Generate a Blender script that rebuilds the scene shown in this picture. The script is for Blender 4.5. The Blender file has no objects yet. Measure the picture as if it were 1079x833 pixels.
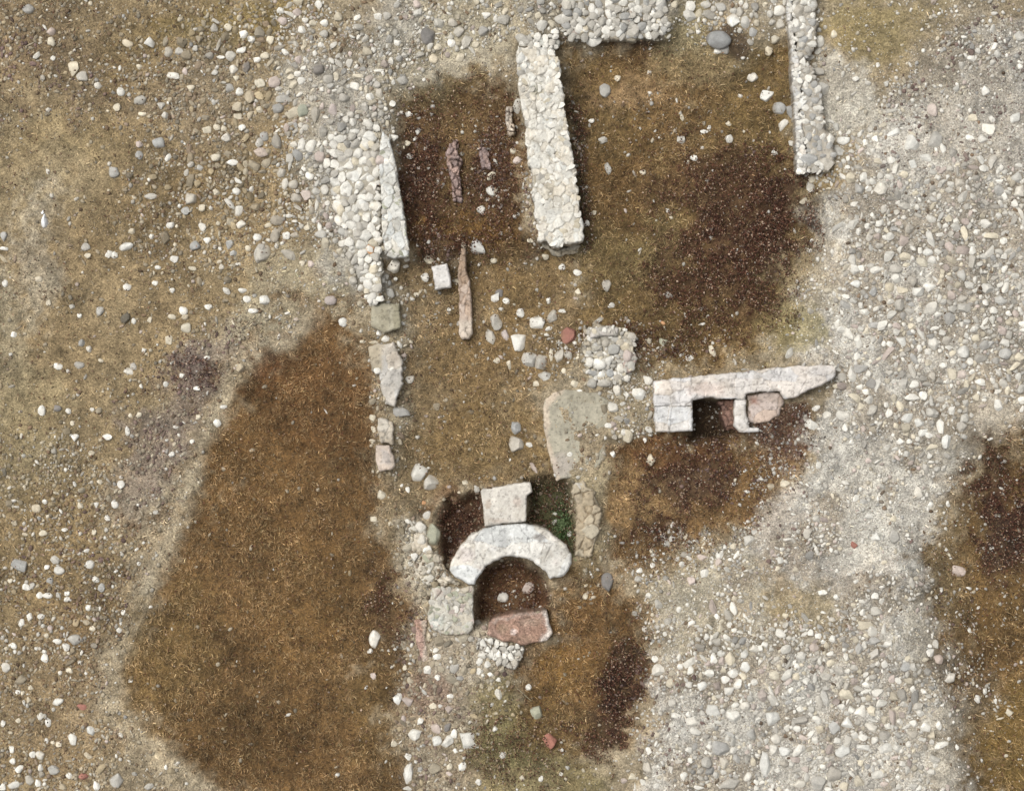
import bpy, bmesh, math
import numpy as np

# ------------------------------------------------------------------ camera, light, exposure
S = 0.015            # metres per photograph pixel at ground level
CX, CY = 539.5, 416.5
H = 32.0             # drone height
sc = bpy.context.scene
C = sc.collection
cam = bpy.data.objects.new('camera', bpy.data.cameras.new('camera'))
C.objects.link(cam)
cam.location = (0, 0, H)
cam.data.sensor_width = 36
cam.data.lens = 36 * H / (1079 * S)
cam.data.clip_end = 3000
sc.camera = cam

SUN_EL, SUN_AZ = math.radians(60), math.radians(305)      # azimuth clockwise from +Y (north = up in photo)
w = bpy.data.worlds.new("World"); sc.world = w; w.use_nodes = True
nt = w.node_tree; bg = nt.nodes['Background']
sky = nt.nodes.new('ShaderNodeTexSky'); sky.sky_type = 'NISHITA'; sky.sun_disc = False
sky.sun_elevation = SUN_EL; sky.sun_rotation = SUN_AZ
sky.air_density = 1.0; sky.dust_density = 6.0; sky.ozone_density = 1.0
hs = nt.nodes.new('ShaderNodeHueSaturation'); hs.inputs['Saturation'].default_value = 0.12
nt.links.new(sky.outputs[0], hs.inputs['Color']); nt.links.new(hs.outputs[0], bg.inputs[0])
bg.inputs[1].default_value = 0.15
sl = bpy.data.lights.new('sun', 'SUN'); sl.energy = 1.3; sl.angle = math.radians(34); sl.color = (1, .97, .935)
so = bpy.data.objects.new('sun', sl); C.objects.link(so)
so.rotation_euler = (math.pi/2 - SUN_EL, 0, -SUN_AZ + math.pi)
so.location = (-8, 6, 12)
sc.view_settings.view_transform = 'Standard'; sc.view_settings.look = 'None'
sc.view_settings.exposure = 0.43; sc.view_settings.gamma = 1
ALB = 0.80           # displayed colour (linear) -> albedo

# ------------------------------------------------------------------ numeric helpers
rng = np.random.default_rng(7)
_lat = [np.random.default_rng(100 + i).random((256, 256)) for i in range(8)]
def vnoise(x, y, k=0):
    L = _lat[k % 8]
    xi = np.floor(x).astype(int); yi = np.floor(y).astype(int)
    fx = x - xi; fy = y - yi
    fx = fx*fx*(3-2*fx); fy = fy*fy*(3-2*fy)
    a = L[yi & 255, xi & 255]; b = L[yi & 255, (xi+1) & 255]
    c = L[(yi+1) & 255, xi & 255]; d = L[(yi+1) & 255, (xi+1) & 255]
    return (a*(1-fx)+b*fx)*(1-fy) + (c*(1-fx)+d*fx)*fy
def fbm(x, y, s, octv=4, k=0):
    """noise in -1..1, s = feature size in px"""
    r = 0; amp = 1; tot = 0; f = 1.0/s
    for i in range(octv):
        r = r + amp*(vnoise(x*f + 17.3*i + 31*k, y*f + 9.1*i + 57*k, k+i)*2-1); tot += amp
        amp *= .55; f *= 2.03
    return r/tot*1.6
def s2l(c):
    c = np.asarray(c, float)/255.0
    c = c.mean(-1, keepdims=True)*.03+c*.97
    return np.where(c <= .04045, c/12.92, ((c+.055)/1.055)**2.4)
def poly_sdf(x, y, P):
    """negative inside"""
    P = np.asarray(P, float); n = len(P)
    d2 = np.full(x.shape, 1e18); ins = np.zeros(x.shape, bool)
    for i in range(n):
        ax, ay = P[i]; bx, by = P[(i+1) % n]
        ex, ey = bx-ax, by-ay
        t = np.clip(((x-ax)*ex+(y-ay)*ey)/(ex*ex+ey*ey+1e-9), 0, 1)
        d2 = np.minimum(d2, (x-ax-t*ex)**2 + (y-ay-t*ey)**2)
        c = ((ay > y) != (by > y)) & (x < (bx-ax)*(y-ay)/(by-ay+1e-12)+ax)
        ins ^= c
    d = np.sqrt(d2)
    return np.where(ins, -d, d)
def sm(e0, e1, v):
    t = np.clip((v-e0)/(e1-e0), 0, 1); return t*t*(3-2*t)
def W(px, py, z=0.0):
    f = S*(H-z)/H
    return (px-CX)*f, (CY-py)*f

TX = [0, 260, 520, 799]; TY = [0, 206, 412, 617]; ZK = 1079/280.0
def T(cr, pts):       # points read off an enlarged tile of the photograph
    ox, oy = TX[int(cr[0])], TY[int(cr[1])]
    return [(ox+x/ZK, oy+y/ZK) for x, y in pts]

# ------------------------------------------------------------------ ground raster
def geo(a, n, far):   # distances growing outwards
    return a*(far/a)**(np.arange(1, n+1)/n)
gx = np.arange(-300, 1381, 2.0); gy = np.arange(-280, 1121, 2.0)
ext = geo(6, 22, 30000)
XS = np.concatenate([gx[0]-ext[::-1], gx, gx[-1]+ext]); YS = np.concatenate([gy[0]-ext[::-1], gy, gy[-1]+ext])
NE = len(ext)
GX, GY = np.meshgrid(XS, YS)
WXn = fbm(GX, GY, 60, 4, 1); WYn = fbm(GX, GY, 60, 4, 2)
WX2 = fbm(GX, GY, 14, 3, 3); WY2 = fbm(GX, GY, 14, 3, 4)

def mask(P, feather, warp=10, fine=3, ragged=1.0):
    """soft mask 0..1 of polygon P (px) or ellipse (cx,cy,rx,ry,deg)"""
    out = np.zeros(GX.shape)
    if not isinstance(P[0], (tuple, list)):
        cx, cy, rx, ry, a = P; R = max(rx, ry)
        x0, x1, y0, y1 = cx-R, cx+R, cy-R, cy+R
    else:
        A = np.array(P); x0, y0 = A.min(0); x1, y1 = A.max(0)
    m = feather+warp*1.6+fine*2+4
    i0, i1 = np.searchsorted(XS, [x0-m, x1+m]); j0, j1 = np.searchsorted(YS, [y0-m, y1+m])
    s = (slice(j0, j1), slice(i0, i1))
    x = GX[s]+WXn[s]*warp+WX2[s]*fine; y = GY[s]+WYn[s]*warp+WY2[s]*fine
    if x.size == 0: return out
    if not isinstance(P[0], (tuple, list)):
        a = math.radians(a); u = (x-cx)*math.cos(a)+(y-cy)*math.sin(a); v = -(x-cx)*math.sin(a)+(y-cy)*math.cos(a)
        d = (np.sqrt((u/rx)**2+(v/ry)**2)-1)*min(rx, ry)
    else:
        d = poly_sdf(x, y, P)
    if feather > 6: d = d+(fbm(GX[s], GY[s], 8, 3, 1)*.75+fbm(GX[s], GY[s], 28, 3, 2)*.7)*feather*ragged
    out[s] = 1-sm(-feather, feather, d)
    return out

# zones of the site, in photograph pixels
Z = {}
Z['pit'] = [(338,322),(300,352),(250,395),(212,475),(165,600),(112,705),(118,745),(160,785),(215,820),(250,860),(300,1000),(425,1000),(432,833),(415,760),(418,700),(440,640),(408,560),(400,500),(392,400),(384,330)]
Z['roomL'] = [(424,120),(440,104),(520,84),(548,90),(566,250),(600,262),(560,290),(430,285),(430,270)]
Z['mid'] = [(400,285),(560,262),(615,262),(620,345),(600,395),(572,420),(580,505),(560,515),(500,512),(440,540),(420,500),(418,420),(425,350),(410,320)]
Z['roomR'] = [(588,48),(640,50),(700,48),(760,66),(832,50),(838,190),(880,215),(850,300),(800,380),(690,395),(675,350),(620,335),(614,255),(598,130)]
Z['below'] = [(580,610),(640,600),(690,640),(690,720),(665,790),(620,800),(560,760),(545,700),(583,670)]
Z['belowH'] = [(650,470),(690,456),(790,456),(850,430),(848,500),(800,560),(745,600),(680,620),(640,590),(636,520)]
Z['farR'] = [(1100,455),(1045,475),(1010,520),(985,580),(985,650),(1010,720),(1030,800),(1030,900),(1250,900),(1250,455)]
Z['archpit'] = [(503,612),(512,598),(530,590),(548,590),(568,600),(576,622),(574,646),(516,652),(500,655)]
Z['pitNW'] = [(462,545),(474,528),(508,518),(512,552),(492,568),(478,588),(472,597),(468,580)]
Z['pitNE'] = [(556,508),(575,506),(600,512),(606,560),(600,582),(584,565),(556,553)]
Z['hole'] = [(727,420),(766,420),(766,462),(728,462)]

hz = 0.05*fbm(GX, GY, 120, 4, 5) + 0.012*fbm(GX, GY, 12, 3, 6)
def addh(name_or_poly, dz, fe, warp=8, fine=2):
    global hz
    P = Z[name_or_poly] if isinstance(name_or_poly, str) else name_or_poly
    hz = hz + dz*mask(P, fe, warp, fine, .15)
addh('pit', -.15, 45); addh('roomL', -.22, 22); addh('mid', -.22, 20); addh('roomR', -.22, 26)
addh('below', -.18, 24); addh('belowH', -.2, 24); addh('farR', -.3, 40)
addh([(325,60),(410,60),(425,200),(400,320),(345,300),(330,180)], .12, 22)
addh([(870,170),(1200,120),(1200,460),(1000,480),(900,470),(880,380),(870,260)], .22, 25)
addh([(700,690),(800,650),(960,660),(1020,740),(1020,980),(680,980)], .22, 25)
addh([(545,0),(710,0),(710,45),(545,45)], .16, 10); 
addh([(318,330),(240,390),(200,470),(150,600),(98,700),(98,760),(210,850),(225,850),(120,760),(118,700),(170,610),(215,480),(258,400),(340,340)], .03, 22)
sharp = {}
for n, dz in (('archpit', -.5), ('pitNW', -.5), ('pitNE', -.42), ('hole', -.5)):
    m = mask(Z[n], 8, 2, 1.5, .3); hz = hz + dz*m; sharp[n] = m
addh((752,330,90,60,0), -.05, 20)
far = np.clip((np.maximum(np.abs(GX-540)-900, np.abs(GY-416)-800))/4000, 0, 1)
hz = hz*(1-far) + far*(1.2*fbm(GX, GY, 6000, 3, 6))

# soil colour (bare earth, plaster dust, turf thatch, moss, and shade painted beside the central wall)
col = np.broadcast_to(s2l((137,124,101)), GX.shape+(3,)).copy()
def paint(P, rgb, op=1.0, fe=14, warp=12, fine=6):
    P = Z[P] if isinstance(P, str) else P
    m = (mask(P, fe, warp, fine)*op)[..., None]
    global col
    col = col*(1-m)+s2l(rgb)*m
L = paint
L([(-300,-300),(200,-300),(330,60),(330,330),(240,380),(150,500),(90,700),(180,1100),(-300,1100)], (130,113,84), .95, 40)
L((20,150,110,70,0), (140,126,98), .8, 30); L((85,135,60,40,20), (122,104,70), .5, 25)
L((40,280,30,60,10), (156,146,126), .8, 20); L((10,360,24,60,10), (148,137,112), .8, 20)
L((10,450,60,80,0), (136,122,92), .8, 25)
L((60,60,140,50,20), (116,100,78), .6, 30); L((150,55,40,30,0),(118,100,66),.6,20)
L((250,25,60,24,-10), (120,104,64), .7, 15); L((230,110,60,60,0), (124,112,92), .6, 25)
L((170,210,90,40,-20), (124,105,74), .6, 22)
L([(200,380),(240,345),(300,300),(330,310),(250,400),(215,440),(150,560),(110,560),(120,480)], (126,114,100), .7, 16)
L((208,395,26,18,-20), (92,80,76), .7, 12); L((175,455,30,80,32),(112,100,90),.5,18)
L((60,600,80,90,0), (118,100,70), .6, 30); L((60,740,80,80,0), (124,106,80), .6, 30)
L([(318,325),(240,390),(202,470),(156,600),(103,700),(103,760),(190,833),(240,880),(290,880),(200,810),(122,750),(120,700),(172,610),(216,490),(258,400),(345,335)], (168,157,134), .95, 11, 8)
L([(270,260),(340,250),(392,330),(385,345),(320,340),(260,380),(240,360)], (146,136,112), .8, 12)
# stony core of the left wall and lime dust
L([(290,60),(400,70),(406,140),(402,272),(404,318),(388,322),(345,300),(325,200)], (146,142,130), .7, 16)
L([(320,40),(400,60),(408,140),(402,272),(404,318),(388,322),(350,300),(335,200)], (140,134,122), .8, 18)
L([(395,10),(545,0),(548,62),(500,86),(430,108),(405,110),(398,60)], (146,138,118), .85, 14)
L((480,78,60,16,-8), (160,152,134), .6, 10)
L((415,22,30,30,0),(150,146,136),.6,12)
# rooms
L('roomL', (98,78,52), 1, 12); L((448,190,28,56,0), (72,50,36), .75, 14); L((525,190,26,60,0), (80,58,42), .65, 14)
L((485,150,14,50,0), (104,84,54), .6, 10); L((500,240,50,18,0), (112,84,46), .8, 12); L((455,105,30,12,-20),(120,106,76),.6,12)
L((470,270,24,24,0), (72,54,40), .6, 12)
L('mid', (118,101,74), 1, 12); L((500,380,60,40,0), (128,104,68), .6, 20); L((545,300,50,40,0), (108,86,52), .6, 18)
L((500,460,70,40,0), (112,92,60), .8, 20); L((425,480,20,40,0), (118,104,78), .7, 12)
L('roomR', (108,88,56), 1, 16); L((690,60,60,26,0), (80,58,36), .7, 14); L((720,95,70,40,0), (98,76,48), .7, 20)
L((672,100,44,16,0), (146,120,86), .85, 10)
L((675,250,60,50,0), (100,88,58), .7, 20); L((660,200,50,40,0), (94,70,42), .6, 20)
L((790,235,62,70,10), (60,40,31), .85, 24, 20, 12); L((762,310,62,48,20), (76,55,39), .7, 24, 20, 12); L((735,195,60,40,0),(84,64,44),.6,18)
L((720,350,80,24,0), (92,74,46), .7, 14); L((640,300,30,30,0), (104,88,58), .6, 14)
L((735,60,40,50,80), (132,116,84), .8, 14); L((800,120,36,60,0),(112,94,60),.6,16); L((825,330,30,50,20),(120,106,70),.7,14)
L([(602,100),(612,100),(620,200),(622,262),(612,262),(600,140)], (52,50,36), .75, 5, 3)  # dark strip: shadow of the central wall painted into the soil colour
L('pit', (104,80,50), 1, 32); L([(325,322),(250,385),(206,472),(160,590),(106,700),(106,752),(150,800),(215,845),(240,880),(262,880),(215,812),(136,752),(126,700),(172,612),(218,492),(262,404),(340,338)], (164,151,126), .85, 9, 8)
L((330,420,60,70,0), (86,60,35), .6, 26); L((270,520,70,60,0), (98,74,44), .6, 26)
L((170,700,50,70,10), (112,92,58), .7, 24); L((260,760,80,50,0), (84,64,38), .6, 26); L((330,640,60,80,0), (104,80,48), .7, 26)
L((235,400,0.1,0.1,0), (90,70,44), 0, 4); L((290,395,24,14,-30),(80,52,32),.6,12); L((390,740,30,60,0),(96,78,48),.6,18)
L((405,650,20,40,0),(72,56,40),.6,14)
# apron of the arch
L([(400,500),(440,545),(470,610),(440,620),(420,580),(402,530)], (132,118,92), .8, 10)
L([(418,548),(440,545),(466,600),(470,640),(440,640),(424,600)], (160,152,134), .9, 7, 5)
L([(435,640),(515,650),(550,680),(548,720),(500,800),(500,870),(440,870),(425,760),(430,700)], (134,122,102), .9, 12)
L([(500,700),(540,710),(560,760),(640,810),(660,870),(510,870),(498,790)], (110,100,68), .8, 14); L((545,780,40,30,0),(98,94,62),.6,14)
L((455,725,24,30,0),(116,92,80),.6,14)
L('below', (108,82,50), 1, 22); L((655,735,20,55,12), (50,36,27), .95, 14, 14, 9); L((635,770,26,24,0), (62,46,36), .8, 12)
L((585,770,50,30,20), (100,84,54), .5, 14); L((600,700,30,30,0),(122,94,52),.6,14)
L('belowH', (108,84,54), 1, 20); L((675,530,34,30,0), (138,112,76), .8, 14); L((728,505,36,36,0), (64,50,40), .75, 14)
L((700,565,30,14,0), (62,46,34), .8, 10); L((815,450,36,30,0), (96,74,60), .8, 12); L((700,480,40,16,0),(98,66,38),.6,10)
L([(640,405),(690,400),(690,455),(650,470),(640,440)], (144,132,108), .85, 8)
L([(384,312),(426,312),(428,420),(420,500),(394,500),(390,420)], (146,134,110), .7, 8)
L([(444,655),(515,668),(545,688),(530,712),(500,724),(452,722)], (158,148,130), .85, 7)
L([(600,500),(640,490),(640,560),(625,600),(600,620),(596,560)], (140,128,102), .85, 8)
L((605,600,30,14,0),(118,98,64),.6,10)
L('pitNW', (86,64,48), 1, 6, 3, 2); L('pitNE', (70,68,44), 1, 6, 3, 2); L((592,552,10,18,0),(44,62,32),.7,5,3)
L('archpit', (92,68,46), 1, 6, 3, 2); L((560,632,14,12,0),(84,56,36),.8,6); L('hole', (66,52,38), 1, 4, 2, 2)
L((470,525,30,10,-20),(90,66,46),.7,8)
# right hand spoil
L([(860,190),(905,170),(960,60),(1400,-100),(1400,470),(1080,450),(1000,470),(985,560),(985,650),(1020,740),(1020,980),(680,980),(680,810),(700,700),(690,640),(740,600),(800,560),(850,490),(880,400),(830,385),(850,310)], (167,162,151), 1, 14)
L([(870,0),(1000,0),(990,50),(930,70),(880,55),(865,30)], (128,114,80), .9, 14); L((975,60,40,50,10),(138,124,100),.7,20)
L([(862,60),(905,60),(945,130),(905,150),(870,145),(860,90)], (164,158,144), .95, 8)
L((1020,90,60,80,0), (134,126,112), .6, 24); L((865,192,26,14,0),(124,106,74),.9,8)
L((850,300,34,60,10), (140,126,98), .6, 18); L((838,345,24,24,0),(116,108,72),.6,12)
L([(850,460),(930,470),(1010,450),(1040,480),(985,560),(975,650),(880,600),(845,560)], (176,171,159), .9, 18)
L((1040,440,50,40,0),(160,150,132),.8,16); L((760,640,80,70,0), (140,130,108), .8, 24); L((850,640,50,36,0), (132,116,84), .8, 18)
L((830,560,30,60,0),(128,114,98),.5,18); L((925,610,60,20,0),(168,160,148),.7,14)
L([(930,620),(985,620),(1010,720),(1032,800),(1032,860),(980,860),(960,730)], (158,150,134), .85, 14)
L('farR', (104,82,50), 1, 28); L((1062,540,34,52,-10), (56,38,32), .9, 20, 16, 12); L((1045,620,0.1,0.1,0),(0,0,0),0,4)
L((1052,575,22,30,0),(70,56,44),.6,12); L((1000,600,16,40,0),(116,100,72),.8,12); L((1042,690,30,30,0),(76,58,36),.6,14); L((1070,790,40,60,0),(108,88,48),.7,16)
L((1035,735,22,30,0),(112,98,76),.6,12)
L([(545,0),(710,-10),(706,44),(640,46),(600,42),(550,48)], (132,124,108), .9, 6)
L([(705,-40),(740,-40),(742,30),(738,60),(700,60)], (134,122,92), .9, 8)
L([(742,-10),(830,-10),(830,30),(742,24)], (134,126,110), .8, 8)
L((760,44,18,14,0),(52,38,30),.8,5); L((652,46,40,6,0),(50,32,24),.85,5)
FIELD = mask([(862,195),(905,165),(960,70),(1400,-100),(1400,470),(1080,450),(1000,470),(985,560),(985,650),(1020,740),(1020,980),(680,980),(680,810),(700,700),(690,640),(740,600),(800,560),(850,490),(880,400),(862,385),(870,310)], 14)
CL = fbm(GX, GY, 48, 4, 4)+.35*fbm(GX, GY, 16, 2, 1)
HEAP = np.clip(mask([(895,205),(1000,170),(1400,150),(1400,400),(1060,415),(1000,470),(930,465),(890,400),(890,300)], 20)+mask([(740,690),(765,650),(860,665),(950,680),(985,740),(980,1100),(740,1100)], 16), 0, 1)
g_ = (FIELD*sm(.0, .55, CL+.55*HEAP-.1))[..., None]
col = col*(1-.72*g_)+s2l((130,119,102))*.72*g_
# small-scale variation of the soil itself
nearw = (1-np.clip(np.maximum(np.abs(GX-540)-850, np.abs(GY-420)-710)/120, 0, 1))[..., None]
v = nearw*fbm(GX, GY, 26, 4, 3)[..., None]; v2 = fbm(GX, GY, 7, 3, 6)[..., None]
v3 = fbm(GX, GY, 3.4, 2, 5)[..., None]; v4 = fbm(GX, GY, 60, 4, 2)[..., None]
v2 = v2*nearw; v3 = v3*nearw; v4 = v4*nearw+(1-nearw)*fbm(GX, GY, 4000, 3, 3)[..., None]
col = col*np.clip(1+.22*v+.22*v2+.18*v3+.16*v4, .35, 1.9); col = np.clip(col*np.array([1, 1, 1]), .003, 1)
hue = nearw*fbm(GX, GY, 40, 4, 7)[..., None]*np.array([.025, .0, -.03]); col = np.clip(col*(1+hue), .003, 1)*ALB*1.04

def raster(A, px, py):
    """bilinear sample of a ground raster at photograph pixel coordinates"""
    sub = A[NE:-NE, NE:-NE]
    u = np.clip((np.asarray(px, float)-gx[0])/2.0, 0, len(gx)-1.001); v = np.clip((np.asarray(py, float)-gy[0])/2.0, 0, len(gy)-1.001)
    i = u.astype(int); j = v.astype(int); fu = u-i; fv = v-j
    if sub.ndim == 3: fu = fu[..., None]; fv = fv[..., None]
    return (sub[j, i]*(1-fu)+sub[j, i+1]*fu)*(1-fv)+(sub[j+1, i]*(1-fu)+sub[j+1, i+1]*fu)*fv

# ------------------------------------------------------------------ materials
def mat(name, bump=.4, bdist=.01, scale=60, lo=.8, hi=1.2, rough=.92, big=6, speck=None):
    m = bpy.data.materials.new(name); m.use_nodes = True; n = m.node_tree; N = n.nodes; K = n.links
    b = N['Principled BSDF']; b.inputs['Roughness'].default_value = rough
    b.inputs['Specular IOR Level'].default_value = .2
    a = N.new('ShaderNodeAttribute'); a.attribute_name = 'col'
    g = N.new('ShaderNodeNewGeometry')
    n1 = N.new('ShaderNodeTexNoise'); n1.inputs['Scale'].default_value = scale; n1.inputs['Detail'].default_value = 6; n1.inputs['Roughness'].default_value = .7
    n2 = N.new('ShaderNodeTexNoise'); n2.inputs['Scale'].default_value = big; n2.inputs['Detail'].default_value = 5
    for q in (n1, n2): K.new(g.outputs['Position'], q.inputs['Vector'])
    r1 = N.new('ShaderNodeMapRange'); r1.inputs[1].default_value = .3; r1.inputs[2].default_value = .7; r1.inputs[3].default_value = lo; r1.inputs[4].default_value = hi
    K.new(n1.outputs[0], r1.inputs[0])
    r2 = N.new('ShaderNodeMapRange'); r2.inputs[1].default_value = .3; r2.inputs[2].default_value = .7; r2.inputs[3].default_value = .9; r2.inputs[4].default_value = 1.1
    K.new(n2.outputs[0], r2.inputs[0])
    mu = N.new('ShaderNodeMath'); mu.operation = 'MULTIPLY'; K.new(r1.outputs[0], mu.inputs[0]); K.new(r2.outputs[0], mu.inputs[1])
    vm = N.new('ShaderNodeVectorMath'); vm.operation = 'SCALE'; K.new(a.outputs['Color'], vm.inputs[0]); K.new(mu.outputs[0], vm.inputs['Scale'])
    last = vm.outputs[0]
    if speck:
        vo = N.new('ShaderNodeTexVoronoi'); vo.inputs['Scale'].default_value = speck; K.new(g.outputs['Position'], vo.inputs['Vector'])
        sp = N.new('ShaderNodeSeparateColor'); K.new(vo.outputs['Color'], sp.inputs[0])
        r3 = N.new('ShaderNodeMapRange'); r3.inputs[1].default_value = 0; r3.inputs[2].default_value = 1; r3.inputs[3].default_value = .68; r3.inputs[4].default_value = 1.34
        K.new(sp.outputs[0], r3.inputs[0])
        v2 = N.new('ShaderNodeVectorMath'); v2.operation = 'SCALE'; K.new(last, v2.inputs[0]); K.new(r3.outputs[0], v2.inputs['Scale']); last = v2.outputs[0]
    K.new(last, b.inputs['Base Color'])
    bp = N.new('ShaderNodeBump'); bp.inputs['Strength'].default_value = bump; bp.inputs['Distance'].default_value = bdist
    K.new(n1.outputs[0], bp.inputs['Height']); K.new(bp.outputs[0], b.inputs['Normal'])
    return m
M_soil = mat('soil', .9, .025, 38, .62, 1.42, .97, 5, 48)
M_stone = mat('stone', .6, .008, 70, .78, 1.18, .9, 14)
M_masonry = mat('lime_masonry', .6, .008, 60, .86, 1.12, .95, 5)
M_brick = mat('fired_brick', .7, .01, 60, .75, 1.2, .95, 9, 45)
M_grass = mat('dry_grass', 0, .001, 30, .9, 1.1, .9, 4)
M_leaf = mat('scrub', 0, .001, 30, .8, 1.2, .85, 4)
M_weed = mat('green_leaf', 0, .001, 30, .8, 1.2, .6, 4)

# ------------------------------------------------------------------ mesh building
def mesh_obj(name, V, F, cols, m, parent=None, smooth=True, loc=None):
    """V (n,3), F (k,3|4) int array or list of such arrays, cols (n,3)"""
    me = bpy.data.meshes.new(name)
    Fs = F if isinstance(F, list) else [F]
    Fs = [f for f in Fs if len(f)]
    V = np.asarray(V, np.float32)
    if loc is not None: V = V-np.asarray(loc, np.float32)
    me.vertices.add(len(V)); me.vertices.foreach_set('co', V.ravel())
    nl = sum(f.size for f in Fs); npoly = sum(len(f) for f in Fs)
    me.loops.add(nl); me.loops.foreach_set('vertex_index', np.concatenate([f.ravel() for f in Fs]).astype(np.int32))
    me.polygons.add(npoly)
    tot = np.concatenate([np.full(len(f), f.shape[1]) for f in Fs]); st = np.concatenate([[0], np.cumsum(tot)[:-1]])
    me.polygons.foreach_set('loop_start', st.astype(np.int32)); me.polygons.foreach_set('loop_total', tot.astype(np.int32))
    me.polygons.foreach_set('use_smooth', np.full(npoly, smooth))
    me.update(calc_edges=True)
    at = me.color_attributes.new('col', 'FLOAT_COLOR', 'POINT')
    c4 = np.ones((len(V), 4), np.float32); c4[:, :3] = np.clip(cols, 0, 1); at.data.foreach_set('color', c4.ravel())
    me.materials.append(m)
    o = bpy.data.objects.new(name, me); C.objects.link(o)
    if loc is not None: o.location = loc
    if parent:
        o.parent = parent
        if loc is None: o.matrix_parent_inverse = parent.matrix_world.inverted()
    return o
def tag(o, label=None, cat=None, group=None, kind=None):
    if label: o['label'] = label
    if cat: o['category'] = cat
    if group: o['group'] = group
    if kind or label: o['kind'] = kind or 'thing'
    return o
def thing(name, label, cat, at, z=0, group=None):
    o = bpy.data.objects.new(name, None); C.objects.link(o)
    x, y = W(at[0], at[1], z); o.location = (x, y, z); o.empty_display_size = .2
    bpy.context.view_layer.update()
    return tag(o, label, cat, group)

# ground: one sheet out to the horizon
gwx, gwy = W(GX, GY, hz)
nY, nX = GX.shape
idx = np.arange(nY*nX).reshape(nY, nX)
quads = np.stack([idx[1:, :-1], idx[1:, 1:], idx[:-1, 1:], idx[:-1, :-1]], -1).reshape(-1, 4)
tag(mesh_obj('ground', np.stack([gwx, gwy, hz], -1).reshape(-1, 3), quads, col.reshape(-1, 3), M_soil), kind='structure')

# support height (ground or the top of masonry) and occupancy, 1 px cells
OX, OY = -300, -280
OCC = np.zeros((1401, 1681), bool)
SUP = np.full(OCC.shape, -9.0)
BLOCK = np.zeros(OCC.shape, bool)     # masonry faces kept free of scatter
def support(px, py):
    g = raster(hz, px, py)
    i = np.clip(np.round(np.asarray(px)-OX).astype(int), 0, OCC.shape[1]-1); j = np.clip(np.round(np.asarray(py)-OY).astype(int), 0, OCC.shape[0]-1)
    return np.maximum(g, SUP[j, i])

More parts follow.
